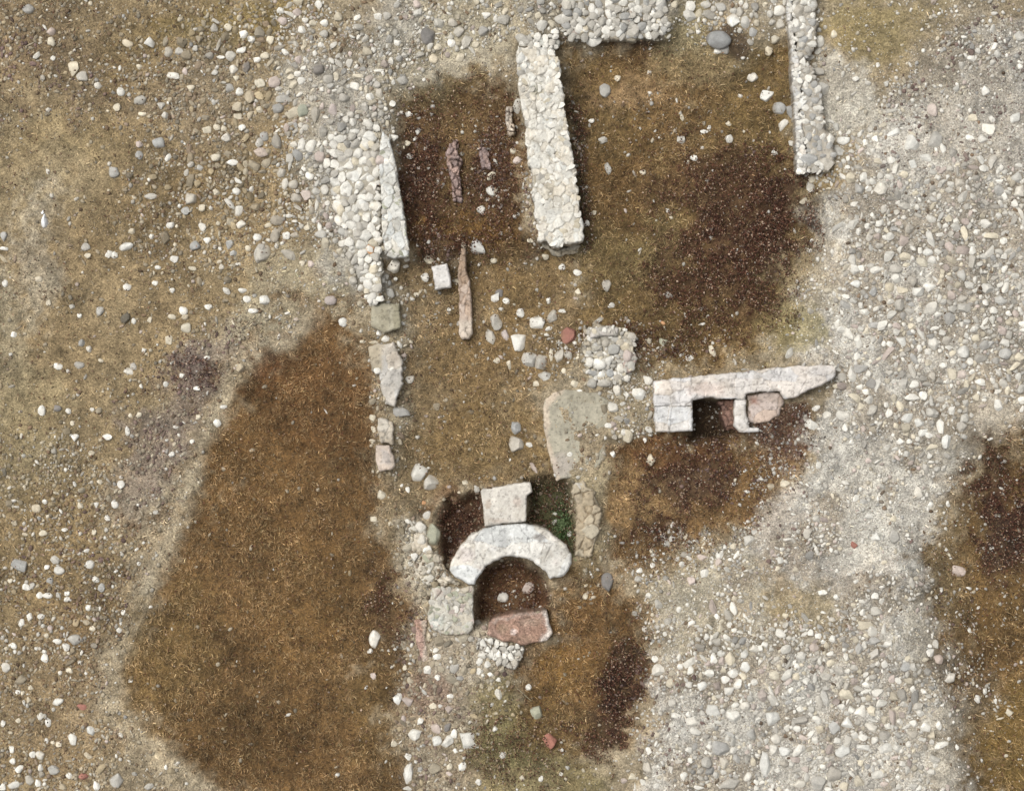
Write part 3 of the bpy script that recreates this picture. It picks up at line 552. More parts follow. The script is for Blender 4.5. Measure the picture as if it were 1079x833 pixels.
# ------------------------------------------------------------------ stones
# read off 16 enlarged tiles of the photograph: x y width height [angle] tone
DATA = {
'00': "120 38 50 40 0 b;210 172 36 40 0 c;205 130 40 36 0 p;515 172 50 30 35 c;608 172 46 46 0 w;725 210 36 34 0 g;683 212 36 44 0 g;700 306 60 28 5 w;750 290 22 30 0 p;566 272 26 24 0 c;300 280 50 60 20 c;335 308 50 50 30 g;492 373 34 36 0 w;472 434 32 34 0 c;578 462 34 18 0 c;565 405 50 40 0 g;655 428 34 28 0 g;775 357 34 28 0 c;568 634 34 36 0 b;645 580 50 44 0 b;568 586 34 26 0 p;462 695 48 46 20 b;776 805 48 48 0 g;610 796 50 26 0 g;985 140 38 34 0 w;924 112 34 32 0 c;1022 158 32 30 0 b;980 203 44 24 -20 w;950 282 38 38 0 w;1000 270 34 46 0 d;1055 340 40 40 0 c;970 374 32 34 0 w;934 355 36 40 0 b;836 528 38 30 -10 c;880 515 32 28 0 c;910 523 28 26 0 c;982 517 30 32 0 w;872 640 46 32 0 c;942 659 46 26 0 w;962 780 34 30 0 w;880 778 30 28 0 c;1055 445 30 26 0 c;962 472 34 26 0 c;1055 580 34 40 0 g;960 318 26 24 0 c;866 118 36 40 0 g;1040 243 34 22 0 w;895 232 36 16 5 w;214 236 22 22 0 w",
'10': "290 20 34 36 0 w;135 43 32 28 0 w;205 48 40 34 0 p;143 85 46 36 0 p;268 94 32 28 0 c;314 94 34 32 0 w;225 122 34 30 0 w;312 138 38 34 0 g;95 160 34 36 0 c;20 158 34 30 0 w;300 184 28 24 0 w;528 68 34 30 0 w;568 66 36 34 0 g;740 145 60 66 15 d;972 62 40 28 5 w;858 128 46 44 0 g;830 178 34 34 0 w;778 193 34 30 0 c;760 238 36 38 30 c;866 234 40 36 -10 c;930 180 30 26 0 c;835 90 40 36 0 g;1048 45 28 30 0 c;960 125 44 44 0 b;72 228 36 30 0 c;212 240 36 36 0 p;175 290 40 24 -15 c;290 282 44 44 0 d;330 322 42 40 0 g;416 254 30 40 0 g;50 342 38 38 0 c;188 342 40 34 -30 c;222 332 34 36 0 w;440 349 42 34 20 w;526 345 32 32 0 g;500 390 34 34 0 w;537 380 34 44 0 g;588 420 36 26 20 w;655 465 38 26 0 w;145 400 74 34 0 b;125 440 50 44 0 b;226 450 48 56 0 e;480 440 30 40 0 g;350 445 40 50 0 p;395 400 44 40 0 g;440 535 44 32 0 w;500 553 62 50 0 w;482 594 46 42 0 w;600 558 34 26 10 w;651 580 30 24 20 c;666 632 38 26 -30 w;695 533 24 30 0 w;490 635 46 48 0 g;300 640 44 48 0 p;328 660 36 44 0 w;442 708 62 54 0 w;494 662 40 38 0 g;360 737 56 50 -20 w;406 760 52 72 15 w;503 727 44 36 -10 w;505 770 50 48 0 g;460 755 40 40 0 g;318 774 36 40 0 w;362 780 42 44 0 g;254 715 34 34 0 w;190 748 40 38 0 g;153 748 30 50 0 w;200 805 50 40 0 g;466 822 50 34 0 w;370 824 40 26 0 w;208 632 44 50 0 b;170 640 34 40 0 g;74 553 38 40 0 b;243 518 28 28 0 g;142 700 40 40 0 g;572 655 30 36 0 w;540 650 36 40 0 p;993 775 42 44 0 w;993 716 46 28 -40 c",
'20': "285 75 66 48 0 g;404 160 62 62 0 w;466 135 40 62 10 g;514 128 44 60 0 w;566 130 60 56 0 g;248 130 34 24 0 w;418 52 40 36 0 w;480 35 50 40 0 g;625 25 66 50 0 g;683 25 50 60 0 b;485 75 28 26 0 w;562 30 32 34 0 w;683 130 34 30 0 w;683 100 20 20 0 w;628 75 34 34 0 g;335 70 30 44 0 g;912 156 100 76 -5 b;938 200 44 40 0 b;908 208 34 26 0 w;970 88 56 56 0 w;832 128 22 22 0 w;1057 130 34 40 0 b;925 28 50 46 0 g;1000 50 40 40 0 g;860 20 44 30 0 g;1052 314 48 40 10 w;452 368 50 52 20 g;503 316 28 26 0 c;396 490 28 20 0 w;446 570 40 30 0 g;464 680 30 52 -10 g;606 698 30 26 0 c;763 566 34 36 0 g;818 642 38 28 0 w;790 660 20 20 0 c;954 562 36 40 20 w;953 500 24 26 0 c;855 534 34 16 0 w;874 518 18 18 0 w;764 475 16 30 -20 c;1015 535 16 16 0 c;80 612 26 26 0 c;98 652 38 32 0 p;3 775 30 40 0 c;120 165 62 50 0 g;112 235 46 50 0 w",
'30': "215 15 50 46 0 w;85 45 50 44 0 w;160 45 52 60 0 g;205 70 50 34 0 g;152 110 60 44 -20 b;145 165 50 44 0 w;198 120 46 40 0 b;185 160 46 44 0 b;244 168 46 50 0 w;70 158 44 36 -20 c;42 205 34 44 0 c;90 100 36 44 0 g;242 290 60 32 0 g;256 360 66 56 10 g;38 388 50 52 30 w;86 440 56 50 0 b;99 507 38 54 15 w;67 622 28 28 0 w;174 415 60 54 -10 w;184 472 36 30 0 w;305 140 26 34 0 c;395 320 28 26 0 w;487 264 20 20 0 w;291 562 40 46 0 w;350 570 54 34 0 w;325 615 60 50 20 g;280 660 70 60 0 g;190 600 70 60 0 g;200 650 90 50 0 b;173 697 34 30 0 w;250 590 34 60 0 g;550 540 60 28 -35 w;622 590 60 72 10 w;725 570 60 74 20 g;690 646 70 34 25 w;628 668 36 54 0 w;752 606 26 60 -15 w;554 686 30 46 0 w;596 710 34 30 0 c;380 725 46 50 30 c;425 720 34 40 0 w;413 768 44 44 0 b;500 773 56 50 0 w;940 520 64 50 20 w;948 484 28 34 -20 w;906 565 40 44 0 w;922 370 34 44 0 w;948 655 40 70 0 g;918 682 44 30 0 w;1045 480 60 36 -30 w;1060 775 50 50 0 w;815 740 40 40 0 g;870 235 44 24 -5 w;825 265 26 32 0 g;873 483 36 34 0 c;540 450 60 18 -5 g;626 407 18 20 0 w;540 655 34 32 0 w;780 775 40 32 0 g;1003 800 30 34 0 w",
'01': "774 14 44 40 0 g;815 48 32 30 0 c;750 60 36 36 0 b;692 120 34 28 0 w;970 62 34 48 10 w;978 116 40 36 0 w;180 105 34 56 0 W;174 68 15 17 0 W;512 208 60 34 -5 w;348 210 40 34 0 g;354 243 34 22 0 c;440 235 26 34 30 w;463 242 26 30 0 w;792 203 46 42 0 b;842 183 32 30 0 w;708 256 36 30 0 w;780 294 34 18 15 c;18 215 34 18 0 w;15 165 30 40 0 b;20 357 24 32 0 w;518 370 36 30 0 w;630 354 26 20 0 w;642 293 26 18 0 w;700 386 24 24 0 w;322 487 20 20 0 w;405 468 38 40 0 g;293 450 24 20 0 g;196 437 22 26 0 c;746 466 36 38 0 w;846 453 36 26 0 w;697 494 36 24 0 c;752 534 44 44 20 c;544 512 20 26 0 w;608 503 20 26 30 c;682 585 30 40 0 c;57 566 26 24 0 w;331 600 28 34 0 b;234 694 38 28 0 w;324 689 44 32 0 b;523 713 50 28 15 w;543 692 34 26 40 g;413 670 28 16 10 c;584 628 22 20 0 w;984 387 36 26 0 w;1006 420 38 30 0 w;1030 467 44 26 0 w;1070 422 34 34 0 w;1060 235 50 80 20 g;930 200 34 40 0 b;948 236 34 26 0 b;1045 172 34 30 0 w;675 765 24 24 0 w;796 783 34 18 10 w;738 730 24 20 0 w;840 658 26 18 0 w;890 270 24 20 0 c;1007 215 26 24 0 c",
'11': "373 45 50 46 0 w;385 98 54 50 0 w;392 147 46 36 0 g;466 35 50 44 0 w;523 47 50 42 0 w;480 120 50 40 0 g;485 168 60 50 -30 w;440 135 34 40 0 w;538 105 36 30 0 g;394 195 44 34 0 w;428 208 28 28 0 w;502 212 40 48 0 o;462 262 36 36 0 w;420 243 44 50 0 g;518 278 30 38 0 w;476 306 44 28 0 w;522 310 34 26 0 c;465 375 32 32 0 w;496 366 28 28 0 w;524 345 34 34 0 w;526 375 36 34 0 w;490 410 28 22 0 w;515 430 34 34 0 w;537 180 40 36 0 w;597 285 56 64 0 w;582 398 38 42 0 g;60 235 60 74 20 g;42 170 34 30 0 w;155 162 34 32 0 w;246 127 30 26 0 c;302 158 50 36 5 g;226 276 26 28 0 c;262 276 30 30 0 p;340 424 50 46 20 p;70 425 44 40 0 w;386 514 38 40 0 w;538 558 24 24 0 w;562 580 34 28 -20 w;518 594 36 16 -5 c;474 592 28 14 0 c;620 604 34 20 60 w;532 710 34 26 -20 w;660 743 40 38 0 w;586 703 30 20 0 w;740 258 42 40 0 c;723 332 34 40 0 w;855 350 30 26 0 c;880 200 24 36 0 c;940 210 60 66 0 w;1003 262 30 28 0 c;950 58 34 34 30 w;820 463 18 16 0 w;1010 415 40 50 40 w;1025 395 40 36 0 d;1057 427 32 30 0 w;1008 508 52 70 0 g;993 577 40 72 -15 g;1052 573 32 60 -10 p;1012 668 30 28 0 c;1065 686 20 48 0 c;690 405 24 22 0 c;602 338 20 16 0 w",
'21': "110 472 34 40 0 w;176 517 70 56 25 w;235 493 44 58 10 g;280 468 34 18 10 w;225 540 34 20 0 w;100 588 66 76 0 w;312 567 66 72 0 r;340 314 36 28 0 w;277 292 28 26 0 w;210 248 30 24 0 c;150 182 30 24 0 c;378 115 24 26 0 w;408 68 22 20 0 c;345 392 30 26 30 c;463 362 42 52 -30 g;476 450 30 28 0 w;710 406 40 32 0 g;426 510 60 30 -35 g;140 670 70 60 0 g;190 670 60 60 0 g;235 655 20 60 5 c;270 655 40 60 10 g;305 645 36 40 0 g;210 735 60 50 10 g;288 712 22 28 0 c;174 767 24 26 0 c;796 663 40 34 10 w;890 632 24 50 -20 c;686 595 44 34 0 e;630 590 30 24 0 c;690 520 22 22 0 o;330 767 34 30 0 c;585 800 44 44 0 w;350 795 30 20 0 w;330 600 20 18 0 w",
'31': "980 85 30 26 0 w;993 185 34 30 0 w;700 95 44 34 0 w;694 232 48 34 0 w;707 262 36 36 0 w;665 272 54 40 0 c;556 292 50 40 0 g;628 345 44 46 0 g;646 392 56 48 -40 w;696 372 54 40 10 w;590 385 50 30 20 c;700 452 64 50 -15 w;726 480 40 26 0 w;535 370 40 44 0 c;828 418 44 34 0 g;826 320 38 48 0 g;982 425 60 44 0 g;925 433 32 28 0 w;955 462 34 30 0 w;1015 475 34 26 0 w;433 472 40 30 0 w;405 592 36 60 5 w;583 590 50 40 20 w;764 585 44 38 0 g;836 637 56 50 0 w;705 730 34 44 0 g;634 766 50 34 -5 w;674 808 34 36 0 w;590 765 40 46 0 g;620 470 44 30 0 g;394 358 44 34 0 w;535 605 30 26 0 w;512 602 24 26 0 w;885 575 34 36 20 c;875 545 36 30 0 w;790 675 24 26 0 w;688 637 30 26 0 w;403 650 30 34 0 w;754 693 34 26 0 w;610 138 40 40 0 g;870 228 34 34 0 w;870 715 26 24 0 w;625 530 34 30 0 c;470 385 36 46 0 b",
'02': "172 80 30 44 0 w;230 68 34 26 20 d;277 82 24 24 0 w;374 76 20 18 0 w;296 130 22 22 0 c;304 186 34 30 0 w;434 184 44 26 10 w;516 164 20 42 0 w;562 95 22 26 30 c;529 100 16 20 0 c;910 64 32 18 0 w;880 130 34 34 0 w;780 205 24 22 0 w;697 256 26 24 0 w;803 105 22 24 20 c;490 378 32 38 0 w;407 366 26 20 0 c;181 449 22 20 0 w;149 476 44 36 20 c;392 460 22 24 0 w;468 459 30 34 0 w;437 513 24 26 0 w;325 465 26 30 0 c;175 577 36 26 0 c;379 571 22 22 0 c;262 562 26 18 0 w;84 703 66 46 25 b;223 684 40 34 0 g;240 730 44 40 0 w;190 712 26 22 0 w;367 703 40 36 0 w;391 763 30 28 0 w;352 647 26 18 -10 w;411 796 28 30 0 b;470 731 20 14 0 w;103 795 32 30 0 w;130 790 24 28 0 g;40 768 24 20 0 c;565 700 18 18 0 w;628 490 24 18 0 g",
'12': "619 85 90 48 8 b;511 107 30 30 0 c;516 152 20 30 -30 c;510 203 26 20 0 c;548 424 38 44 0 c;513 518 26 24 0 c;700 332 72 80 0 w;745 370 70 66 -40 g;628 383 16 16 0 w;653 397 18 28 -15 w;720 453 18 18 0 o;708 552 46 46 0 w;757 583 62 90 0 e;714 603 40 44 0 w;733 638 36 36 0 w;681 672 32 34 0 w;736 678 50 36 0 e;822 600 20 26 0 g;932 398 26 34 0 g;886 372 26 24 0 c",
'22': "88 150 46 62 -10 b;95 215 66 70 0 g;165 310 20 70 -35 p;641 283 38 50 15 c;463 141 36 22 10 w;561 160 20 20 0 w;313 260 28 24 0 w;485 257 26 30 0 w;462 773 52 80 10 d;592 729 28 26 0 w;586 763 32 30 0 g;768 705 28 28 0 w;800 768 36 36 0 p;857 742 36 36 0 w;918 670 34 30 0 w;846 676 44 34 0 p;1057 572 30 28 0 w;640 648 16 20 0 c;140 800 56 48 -20 p;648 705 26 22 0 w;247 530 24 24 0 g;250 498 20 14 0 w;349 385 50 30 0 g;975 375 18 16 0 w;615 195 18 30 0 w;962 685 20 16 0 w;590 15 60 50 0 w",
'32': "350 98 60 40 0 w;285 98 40 36 0 w;216 136 54 46 10 w;605 108 42 50 20 w;655 128 44 40 0 w;533 90 30 38 0 w;673 17 34 40 0 w;670 165 50 30 -30 w;695 178 40 28 10 w;765 203 38 64 5 w;577 203 40 30 10 w;557 233 40 22 0 w;655 232 50 18 10 c;697 262 26 26 0 w;705 85 50 50 -30 g;785 84 28 34 0 w;997 285 34 20 0 w;942 192 24 18 0 w;649 412 40 48 0 w;398 435 26 30 0 w;700 461 30 26 0 w;768 455 28 30 0 w;552 594 50 60 10 g;480 592 40 40 0 w;445 507 36 26 0 w;810 726 60 50 0 p;296 646 18 20 0 w;400 770 30 18 0 w;148 727 24 24 0 c;258 818 36 22 0 w;233 68 34 30 0 w;452 280 34 26 0 p;380 205 20 24 0 w;516 355 24 30 0 g;670 435 20 16 0 w;240 515 40 30 0 g;108 378 40 30 0 c;548 515 26 26 0 c;512 695 24 18 0 c;838 378 16 18 0 w;915 35 24 12 0 w;388 628 30 34 0 r",
'03': "160 35 28 30 0 w;192 40 42 26 0 w;276 55 36 22 0 w;410 12 30 26 0 b;360 88 24 26 0 w;88 150 26 34 0 w;123 125 28 34 0 w;167 123 30 24 0 w;55 245 30 26 20 w;60 268 14 18 0 w;22 334 40 40 0 w;180 294 32 38 0 w;178 268 20 18 0 w;267 247 32 32 0 w;232 226 44 22 0 w;300 217 54 46 -20 b;484 178 24 24 0 w;375 173 26 22 0 c;188 202 20 22 0 c;284 342 28 26 0 c;348 354 14 14 0 w;125 414 22 20 0 c;235 471 48 32 -20 w;72 430 24 18 0 w;92 434 18 18 0 c;194 553 26 40 0 w;297 624 34 50 -10 w;368 586 34 46 -25 w;49 660 22 34 -15 w;163 688 38 38 0 w;130 682 28 30 0 w;50 710 26 26 0 w;78 740 36 34 0 w;54 808 58 30 -10 w;10 818 26 30 0 w;165 738 24 32 0 w;390 812 30 40 0 w;470 790 60 60 0 g;605 815 40 30 0 g;280 770 26 26 0 w;215 636 20 16 0 c;190 630 16 24 0 w;11 557 26 28 0 w;72 545 22 20 0 c;122 790 40 44 0 g;155 802 30 36 0 w;108 8 34 20 0 w;528 384 18 14 0 w;600 535 14 8 -40 c;613 86 18 14 0 w;238 38 20 28 0 g;268 30 26 20 0 w;205 170 24 26 0 p;500 105 20 24 0 w;218 745 50 40 0 g;335 490 46 24 0 r;340 770 40 30 0 r",
'13': "518 215 44 70 15 w;500 265 24 22 -40 w;614 463 44 50 -10 w;656 470 50 40 0 p;513 368 30 30 0 p;703 545 26 36 20 w;685 600 56 50 0 w;602 640 34 34 0 c;656 695 30 30 0 w;660 760 46 88 0 w;655 820 44 26 0 g;768 575 42 46 0 p;815 572 34 44 30 d;770 630 40 44 0 w;812 636 48 66 15 w;845 605 30 40 0 w;897 630 66 76 -10 w;848 670 24 22 0 w;873 733 36 38 0 w;822 733 26 28 0 c;824 765 22 20 0 p;942 796 26 26 0 w;1007 580 22 26 0 w;1040 687 24 34 0 w;825 447 30 20 10 w;752 490 34 26 -20 c;785 488 20 16 0 w;775 372 26 26 0 w;963 280 46 40 0 w;768 262 30 24 0 w;772 290 34 26 0 w;1022 380 22 20 0 w;735 345 36 34 0 w;1037 48 46 44 0 w;945 310 30 34 0 w;977 322 30 30 0 w;990 358 28 20 0 w;945 345 26 34 0 w;823 148 34 26 0 w;1008 278 20 40 20 w;1030 290 22 50 -10 g;603 258 16 14 0 w;643 330 20 24 0 c;995 482 16 18 0 w",
'23': "372 42 22 30 15 c;140 412 28 28 -40 w;172 510 56 60 0 e;37 688 24 30 0 w;8 580 20 24 0 w;273 764 20 18 0 w;190 783 22 26 0 w;118 783 22 26 0 c;230 635 60 66 10 r;662 297 34 30 0 w;677 340 66 48 0 w;742 525 56 26 5 w;808 550 60 38 0 w;888 503 60 52 0 w;978 528 60 50 0 w;845 405 46 44 0 w;882 356 40 32 0 w;800 345 30 40 40 w;970 355 46 40 0 w;1020 490 40 36 0 w;1062 255 46 34 0 w;1022 278 34 44 0 w;1020 325 40 46 10 w;956 162 26 28 0 w;908 125 28 26 0 w;755 95 24 26 0 w;760 330 24 26 0 w;960 805 90 50 0 g;870 715 50 50 20 g;925 655 80 60 0 b;775 770 34 34 0 w;955 425 50 40 0 w;995 400 40 44 0 w;940 385 36 34 0 w;1035 775 40 40 0 w;630 740 46 60 0 g;630 668 26 34 0 w;560 775 30 30 0 c;790 520 24 26 0 w;980 485 34 24 0 w;1045 600 44 50 0 g;930 345 24 26 0 c;665 815 34 30 0 w;940 715 40 50 0 g;830 820 50 20 0 w",
'33': "478 44 34 28 0 w;723 45 22 20 0 w;857 180 22 24 0 w;258 28 40 20 0 w;315 45 34 26 0 w;30 240 30 26 30 w;5 255 30 30 0 w;216 193 28 28 0 w;300 215 28 34 0 w;243 206 30 22 0 w;263 228 24 20 0 w;425 212 22 14 0 w;698 277 40 34 0 w;722 242 30 40 0 g;730 300 40 40 0 p;695 246 22 20 0 w;596 330 44 40 0 b;515 315 32 34 -20 w;775 378 60 40 -20 w;485 432 48 34 0 w;570 388 32 32 0 w;545 378 30 34 0 p;440 405 34 26 0 w;355 440 66 44 10 c;275 465 30 80 -15 g;248 480 26 60 -15 g;340 492 38 30 0 w;412 510 50 50 0 w;380 505 34 34 0 w;361 553 50 50 0 w;55 535 72 62 20 w;198 383 34 30 0 w;80 620 52 40 0 w;62 665 38 46 0 w;32 725 46 110 -10 w;352 668 66 54 -10 w;305 760 60 60 0 g;460 575 54 40 10 w;515 660 64 42 -10 w;428 653 60 26 0 w;686 577 46 40 0 w;656 518 34 32 0 w;623 600 44 34 0 g;730 567 30 38 0 w;632 562 34 34 0 w;240 800 70 60 0 g;887 458 30 36 0 w;920 430 26 26 -30 w;965 467 18 26 -20 w;1020 515 34 36 0 c;426 617 40 30 0 w;280 825 50 20 0 w;170 805 50 34 0 w;108 670 50 40 0 w;250 580 44 36 0 c;808 655 24 26 0 w;67 365 46 40 0 c;15 350 30 26 0 p;150 370 34 30 0 c;160 580 34 26 0 w;105 720 44 40 0 g;773 622 20 16 0 w;792 552 14 16 0 w;625 420 28 34 0 w;1068 310 16 16 0 w;1005 690 20 14 0 c"}
PILLAR = "415 610 46 36 0 g;456 600 40 40 0 g;490 628 46 44 0 g;432 645 40 30 0 g;430 685 56 44 0 w;470 668 34 44 0 w;390 675 36 40 0 w;516 700 30 40 0 w;438 724 34 28 0 w;472 722 32 36 0 b;400 718 44 30 0 b;402 757 50 44 -40 g;452 757 60 34 0 g;508 742 34 36 0 g;540 740 28 28 0 w;520 640 34 34 0 g;500 585 44 30 0 g;535 610 40 40 0 c;545 650 40 50 0 p;560 690 30 40 0 g;400 580 40 30 0 w;385 640 30 26 0 g;560 575 40 34 0 g"
TONE = dict(w=(212,208,197), c=(200,190,168), g=(176,171,160), b=(160,158,152), p=(186,172,162), r=(160,112,98), d=(128,123,117), W=(252,251,248), e=(160,160,140), o=(190,145,105))
TWORD = dict(w='white', c='cream', g='grey', b='blue grey', p='pinkish', r='brick red', d='dark slate', W='bright white', e='greenish grey', o='orange')

def ico(sub):
    bm = bmesh.new(); bmesh.ops.create_icosphere(bm, subdivisions=sub, radius=1)
    V = np.array([v.co[:] for v in bm.verts]); F = np.array([[v.index for v in f.verts] for f in bm.faces]); bm.free()
    return V, F
ICO = {s: ico(s) for s in (1, 2, 3, 4)}
def deform(V, r, ang):
    """river cobble (ang 0) to broken rubble (ang 1): unit body cut by random planes"""
    V = V.copy()
    for k in range(int(7+6*ang)):
        n = r.normal(size=3); n[2] = abs(n[2])*.7; n /= np.linalg.norm(n)
        d = r.uniform(.66-.2*ang, .93-.12*ang); p = V@n; o = np.maximum(p-d, 0); V -= o[:, None]*n*(.55+.45*ang)
    for k in range(3):
        n = r.normal(size=3)*2.1; V *= (1+.045*np.sin(V@n+r.uniform(0, 6)))[:, None]
    m = (V[:, :2].max(0)-V[:, :2].min(0))/2; V[:, :2] /= m; V[:, 2] /= np.abs(V[:, 2]).max()
    return V
def rotm(yaw, tx, ty):
    a = np.array([[1, 0, 0], [0, math.cos(tx), -math.sin(tx)], [0, math.sin(tx), math.cos(tx)]])
    b = np.array([[math.cos(ty), 0, math.sin(ty)], [0, 1, 0], [-math.sin(ty), 0, math.cos(ty)]])
    c = np.array([[math.cos(yaw), -math.sin(yaw), 0], [math.sin(yaw), math.cos(yaw), 0], [0, 0, 1]])
    return c@b@a

stones = []
for cr, s in DATA.items():
    ox, oy = TX[int(cr[0])], TY[int(cr[1])]
    for q in s.split(';'):
        x, y, w_, h_, a, tn = q.split()
        stones.append([ox+float(x)/ZK, oy+float(y)/ZK, float(w_)/ZK, float(h_)/ZK, -float(a), tn])
stones.sort(key=lambda s: -s[2]*s[3])
NIND = 298
def angularity(px, py):
    return .95 if (px > 640 and py > 120) or py > 640 and px > 400 or (500 < px < 650 and 300 < py < 500) else .5
def occupy(px, py, rx, ry, test=None):
    i0, i1 = int(px-rx)-OX, int(px+rx)-OX+1; j0, j1 = int(py-ry)-OY, int(py+ry)-OY+1
    if i0 < 0 or j0 < 0 or i1 >= OCC.shape[1] or j1 >= OCC.shape[0]: return False
    A = OCC[j0:j1, i0:i1]
    if test is not None and A.mean() > test: return False
    A[:] = True
    return True
def stone_geo(px, py, w_, h_, a, tn, r, sub, ang=None, lift=0, flat=None):
    V, F = ICO[sub]
    ang = angularity(px, py) if ang is None else ang
    V = deform(V, r, min(1, ang+r.uniform(-.2, .3)))
    t = (flat or r.uniform(.5, .75))*min(w_, h_)/2*S
    V = V*np.array([w_/2*S*1.03, h_/2*S*1.03, t])
    V = V@rotm(math.radians(a), r.uniform(-.15, .15), r.uniform(-.15, .15)).T
    z = float(support(px, py))+t*.16+lift
    x, y = W(px, py, z)
    c = s2l(TONE[tn])*ALB*r.uniform(.8, 1.04)*(1+np.array([.03, 0, -.04])*r.uniform(-1, 1))
    n = fbm(V[:, 0]*90+px, V[:, 1]*90+py, 4, 3, 2)
    cc = c*(1+.10*n)[:, None]
    gc = raster(col, np.array([px]), np.array([py]))[0]
    k_ = .6 if angularity(px, py) > .5 else 1.0
    low = k_*np.clip(1-(V[:, 2]/t+.1)/.55, 0, 1)[:, None]*.5+k_*sm(.1, .8, fbm(V[:, 0]*110+px, V[:, 1]*110+py, 4, 3, 5))[:, None]*.12
    return V, F, cc*(1-low)+gc*1.1*low, (x, y, z)

# landmarks that the labels point to
LM = [('the long central wall', (580,150)), ('the left wall cobble heap', (385,220)), ('the top rubble wall', (630,25)), ('the upper right wall', (848,90)),
      ('the stone arch', (538,575)), ('the red brick block', (548,662)), ('the white furnace wall', (780,410)), ('the round cobble pillar', (642,375)), ('the flat mortar slab', (605,455)),
      ('the upright dressed block', (465,291)), ('the thin partition wall', (491,315)), ('the big top boulder', (757,42)), ('the white pyramid stone', (46,232)),
      ('the top left corner', (0,0)), ('the top right corner', (1079,0)), ('the bottom left corner', (0,833)), ('the bottom right corner', (1079,833)), ('the bare plaster patch', (900,120)),
      ('the greenish mortar block', (406,335)), ('the pale squared stone', (406,483)), ('the dark purple scrub patch', (790,235)),
      ('the big brown grass hollow', (270,600)), ('the far right grass hollow', (1040,600)), ('the small lower brown hollow', (620,720)), ('the lower right rubble heap', (880,760)),
      ('the dark gravel spill', (205,400)), ('the bottom edge\'s middle', (480,833)), ('the right edge\'s middle', (1079,300)), ('the lower left edge', (0,600)),
      ('the gravelly left slope', (270,280)), ('the stony upper left ground', (200,120)), ('the low wall stub', (475,645)),
      ('the central pebbly strip', (740,600)), ('the white cobble field', (960,310))]
DIRS = ['right of', 'upper right of', 'above', 'upper left of', 'left of', 'lower left of', 'below', 'lower right of']
def size_word(a): return 'large ' if a > 190 else ('medium ' if a > 105 else 'small ')
def shape_word(w_, h_, px, py):
    q = max(w_, h_)/min(w_, h_)
    if q > 1.55: return 'elongated'
    return 'angular' if angularity(px, py) > .5 else 'rounded'
ORD = ['', 'second ', 'third ', 'fourth ', 'fifth ', 'sixth ', 'seventh ', 'eighth ', 'ninth ', 'tenth ', 'eleventh ', 'twelfth ', 'thirteenth ', 'fourteenth ']
ind = stones[:NIND]
marker = [s for s in stones if s[5] == 'W']
for s in marker:
    if s not in ind: ind.append(s)
rest = [s for s in stones if s not in ind]
SPECIAL = {}
def special(px, py, name, label, cat='stone'):
    b = min(ind, key=lambda s: math.hypot(s[0]-px, s[1]-py)); SPECIAL[id(b)] = (name, label, cat)
special(757, 40, 'boulder', 'large smooth blue grey boulder in a dark ring of earth near the top edge', 'boulder')
special(763, 52, 'loose_stone', 'blue grey stone tucked under the large smooth boulder near the top edge')
special(46, 233, 'loose_stone', 'bright white pyramid shaped stone, brightest spot on the left')
special(45, 223.6, 'loose_stone', 'tiny bright white pebble just above the white pyramid shaped stone')
special(452, 55, 'boulder', 'dark slate blue boulder half buried in pale ground left of the central wall', 'boulder') if False else None
special(640, 612, 'loose_stone', 'dark purple slate stone on brown grass right of the arch')
special(581, 665, 'loose_stone', 'x') if False else None
special(442, 498, 'boulder', 'white angular boulder of a pair between squared stone and arch', 'boulder')
special(453, 508, 'boulder', 'cream grey angular boulder leaning against the white one of the pair', 'boulder')
special(421, 434, 'boulder', 'flat bluish grey boulder lying across the left wall line', 'boulder')
special(601, 353, 'loose_stone', 'brick red pinkish stone just left of the round cobble pillar')
special(394, 673, 'loose_stone', 'lone pale slanted stone lying on the brown grass edge at lower centre')
special(1009, 600, 'loose_stone', 'pinkish pale stone alone in the far right grass hollow')
special(579, 782, 'loose_stone', 'sunken brick red stone in mossy ground near the bottom edge')
special(529, 629, 'loose_stone', 'round white stone on the dark floor of the arch pit')
special(556, 620, 'loose_stone', 'pinkish stone with pale tip on the right side of the arch pit')
special(543, 451, 'loose_stone', 'upper bluish stone of the upright pair left of the mortar slab')
special(545, 468, 'loose_stone', 'lower grey stone of the upright pair left of the mortar slab')
special(493, 780, 'boulder', 'largest white triangular boulder among the white stones near the bottom edge', 'boulder')
special(431, 814, 'boulder', 'tall white upright boulder at the bottom edge on the grass border', 'boulder')
special(21, 594, 'loose_stone', 'large oval blue grey stone near the left edge, two thirds down')
special(807, 805, 'boulder', 'tall narrow white boulder near the bottom edge in the white rubble', 'boulder')
keys = {}
for s in ind:
    if id(s) in SPECIAL: continue
    c = min(LM, key=lambda l: math.hypot(l[1][0]-s[0], l[1][1]-s[1])); dx, dy = s[0]-c[1][0], c[1][1]-s[1]
    d = math.hypot(dx, dy); k = int(round(math.degrees(math.atan2(dy, dx))/45)) % 8
    ph = f"{size_word(s[2]*s[3])}{TWORD[s[5]]} {shape_word(s[2], s[3], s[0], s[1])} stone"
    where = f"{DIRS[k]} {c[0]}" 
    if 'corner' in c[0]: where = f"near {c[0]}"
    elif d < 14: where = f"at the middle of {c[0]}"
    keys.setdefault((ph, where), []).append((d, s))
LAB = {}
for (ph, where), L_ in keys.items():
    L_.sort(key=lambda t: t[0])
    for i, (d, s) in enumerate(L_):
        LAB[id(s)] = f"{ph} {where}" if len(L_) == 1 else (f"{ph} {where}, {ORD[i]}nearest" if i < len(ORD) else f"{ph} {where}, farthest")
r = np.random.default_rng(11)
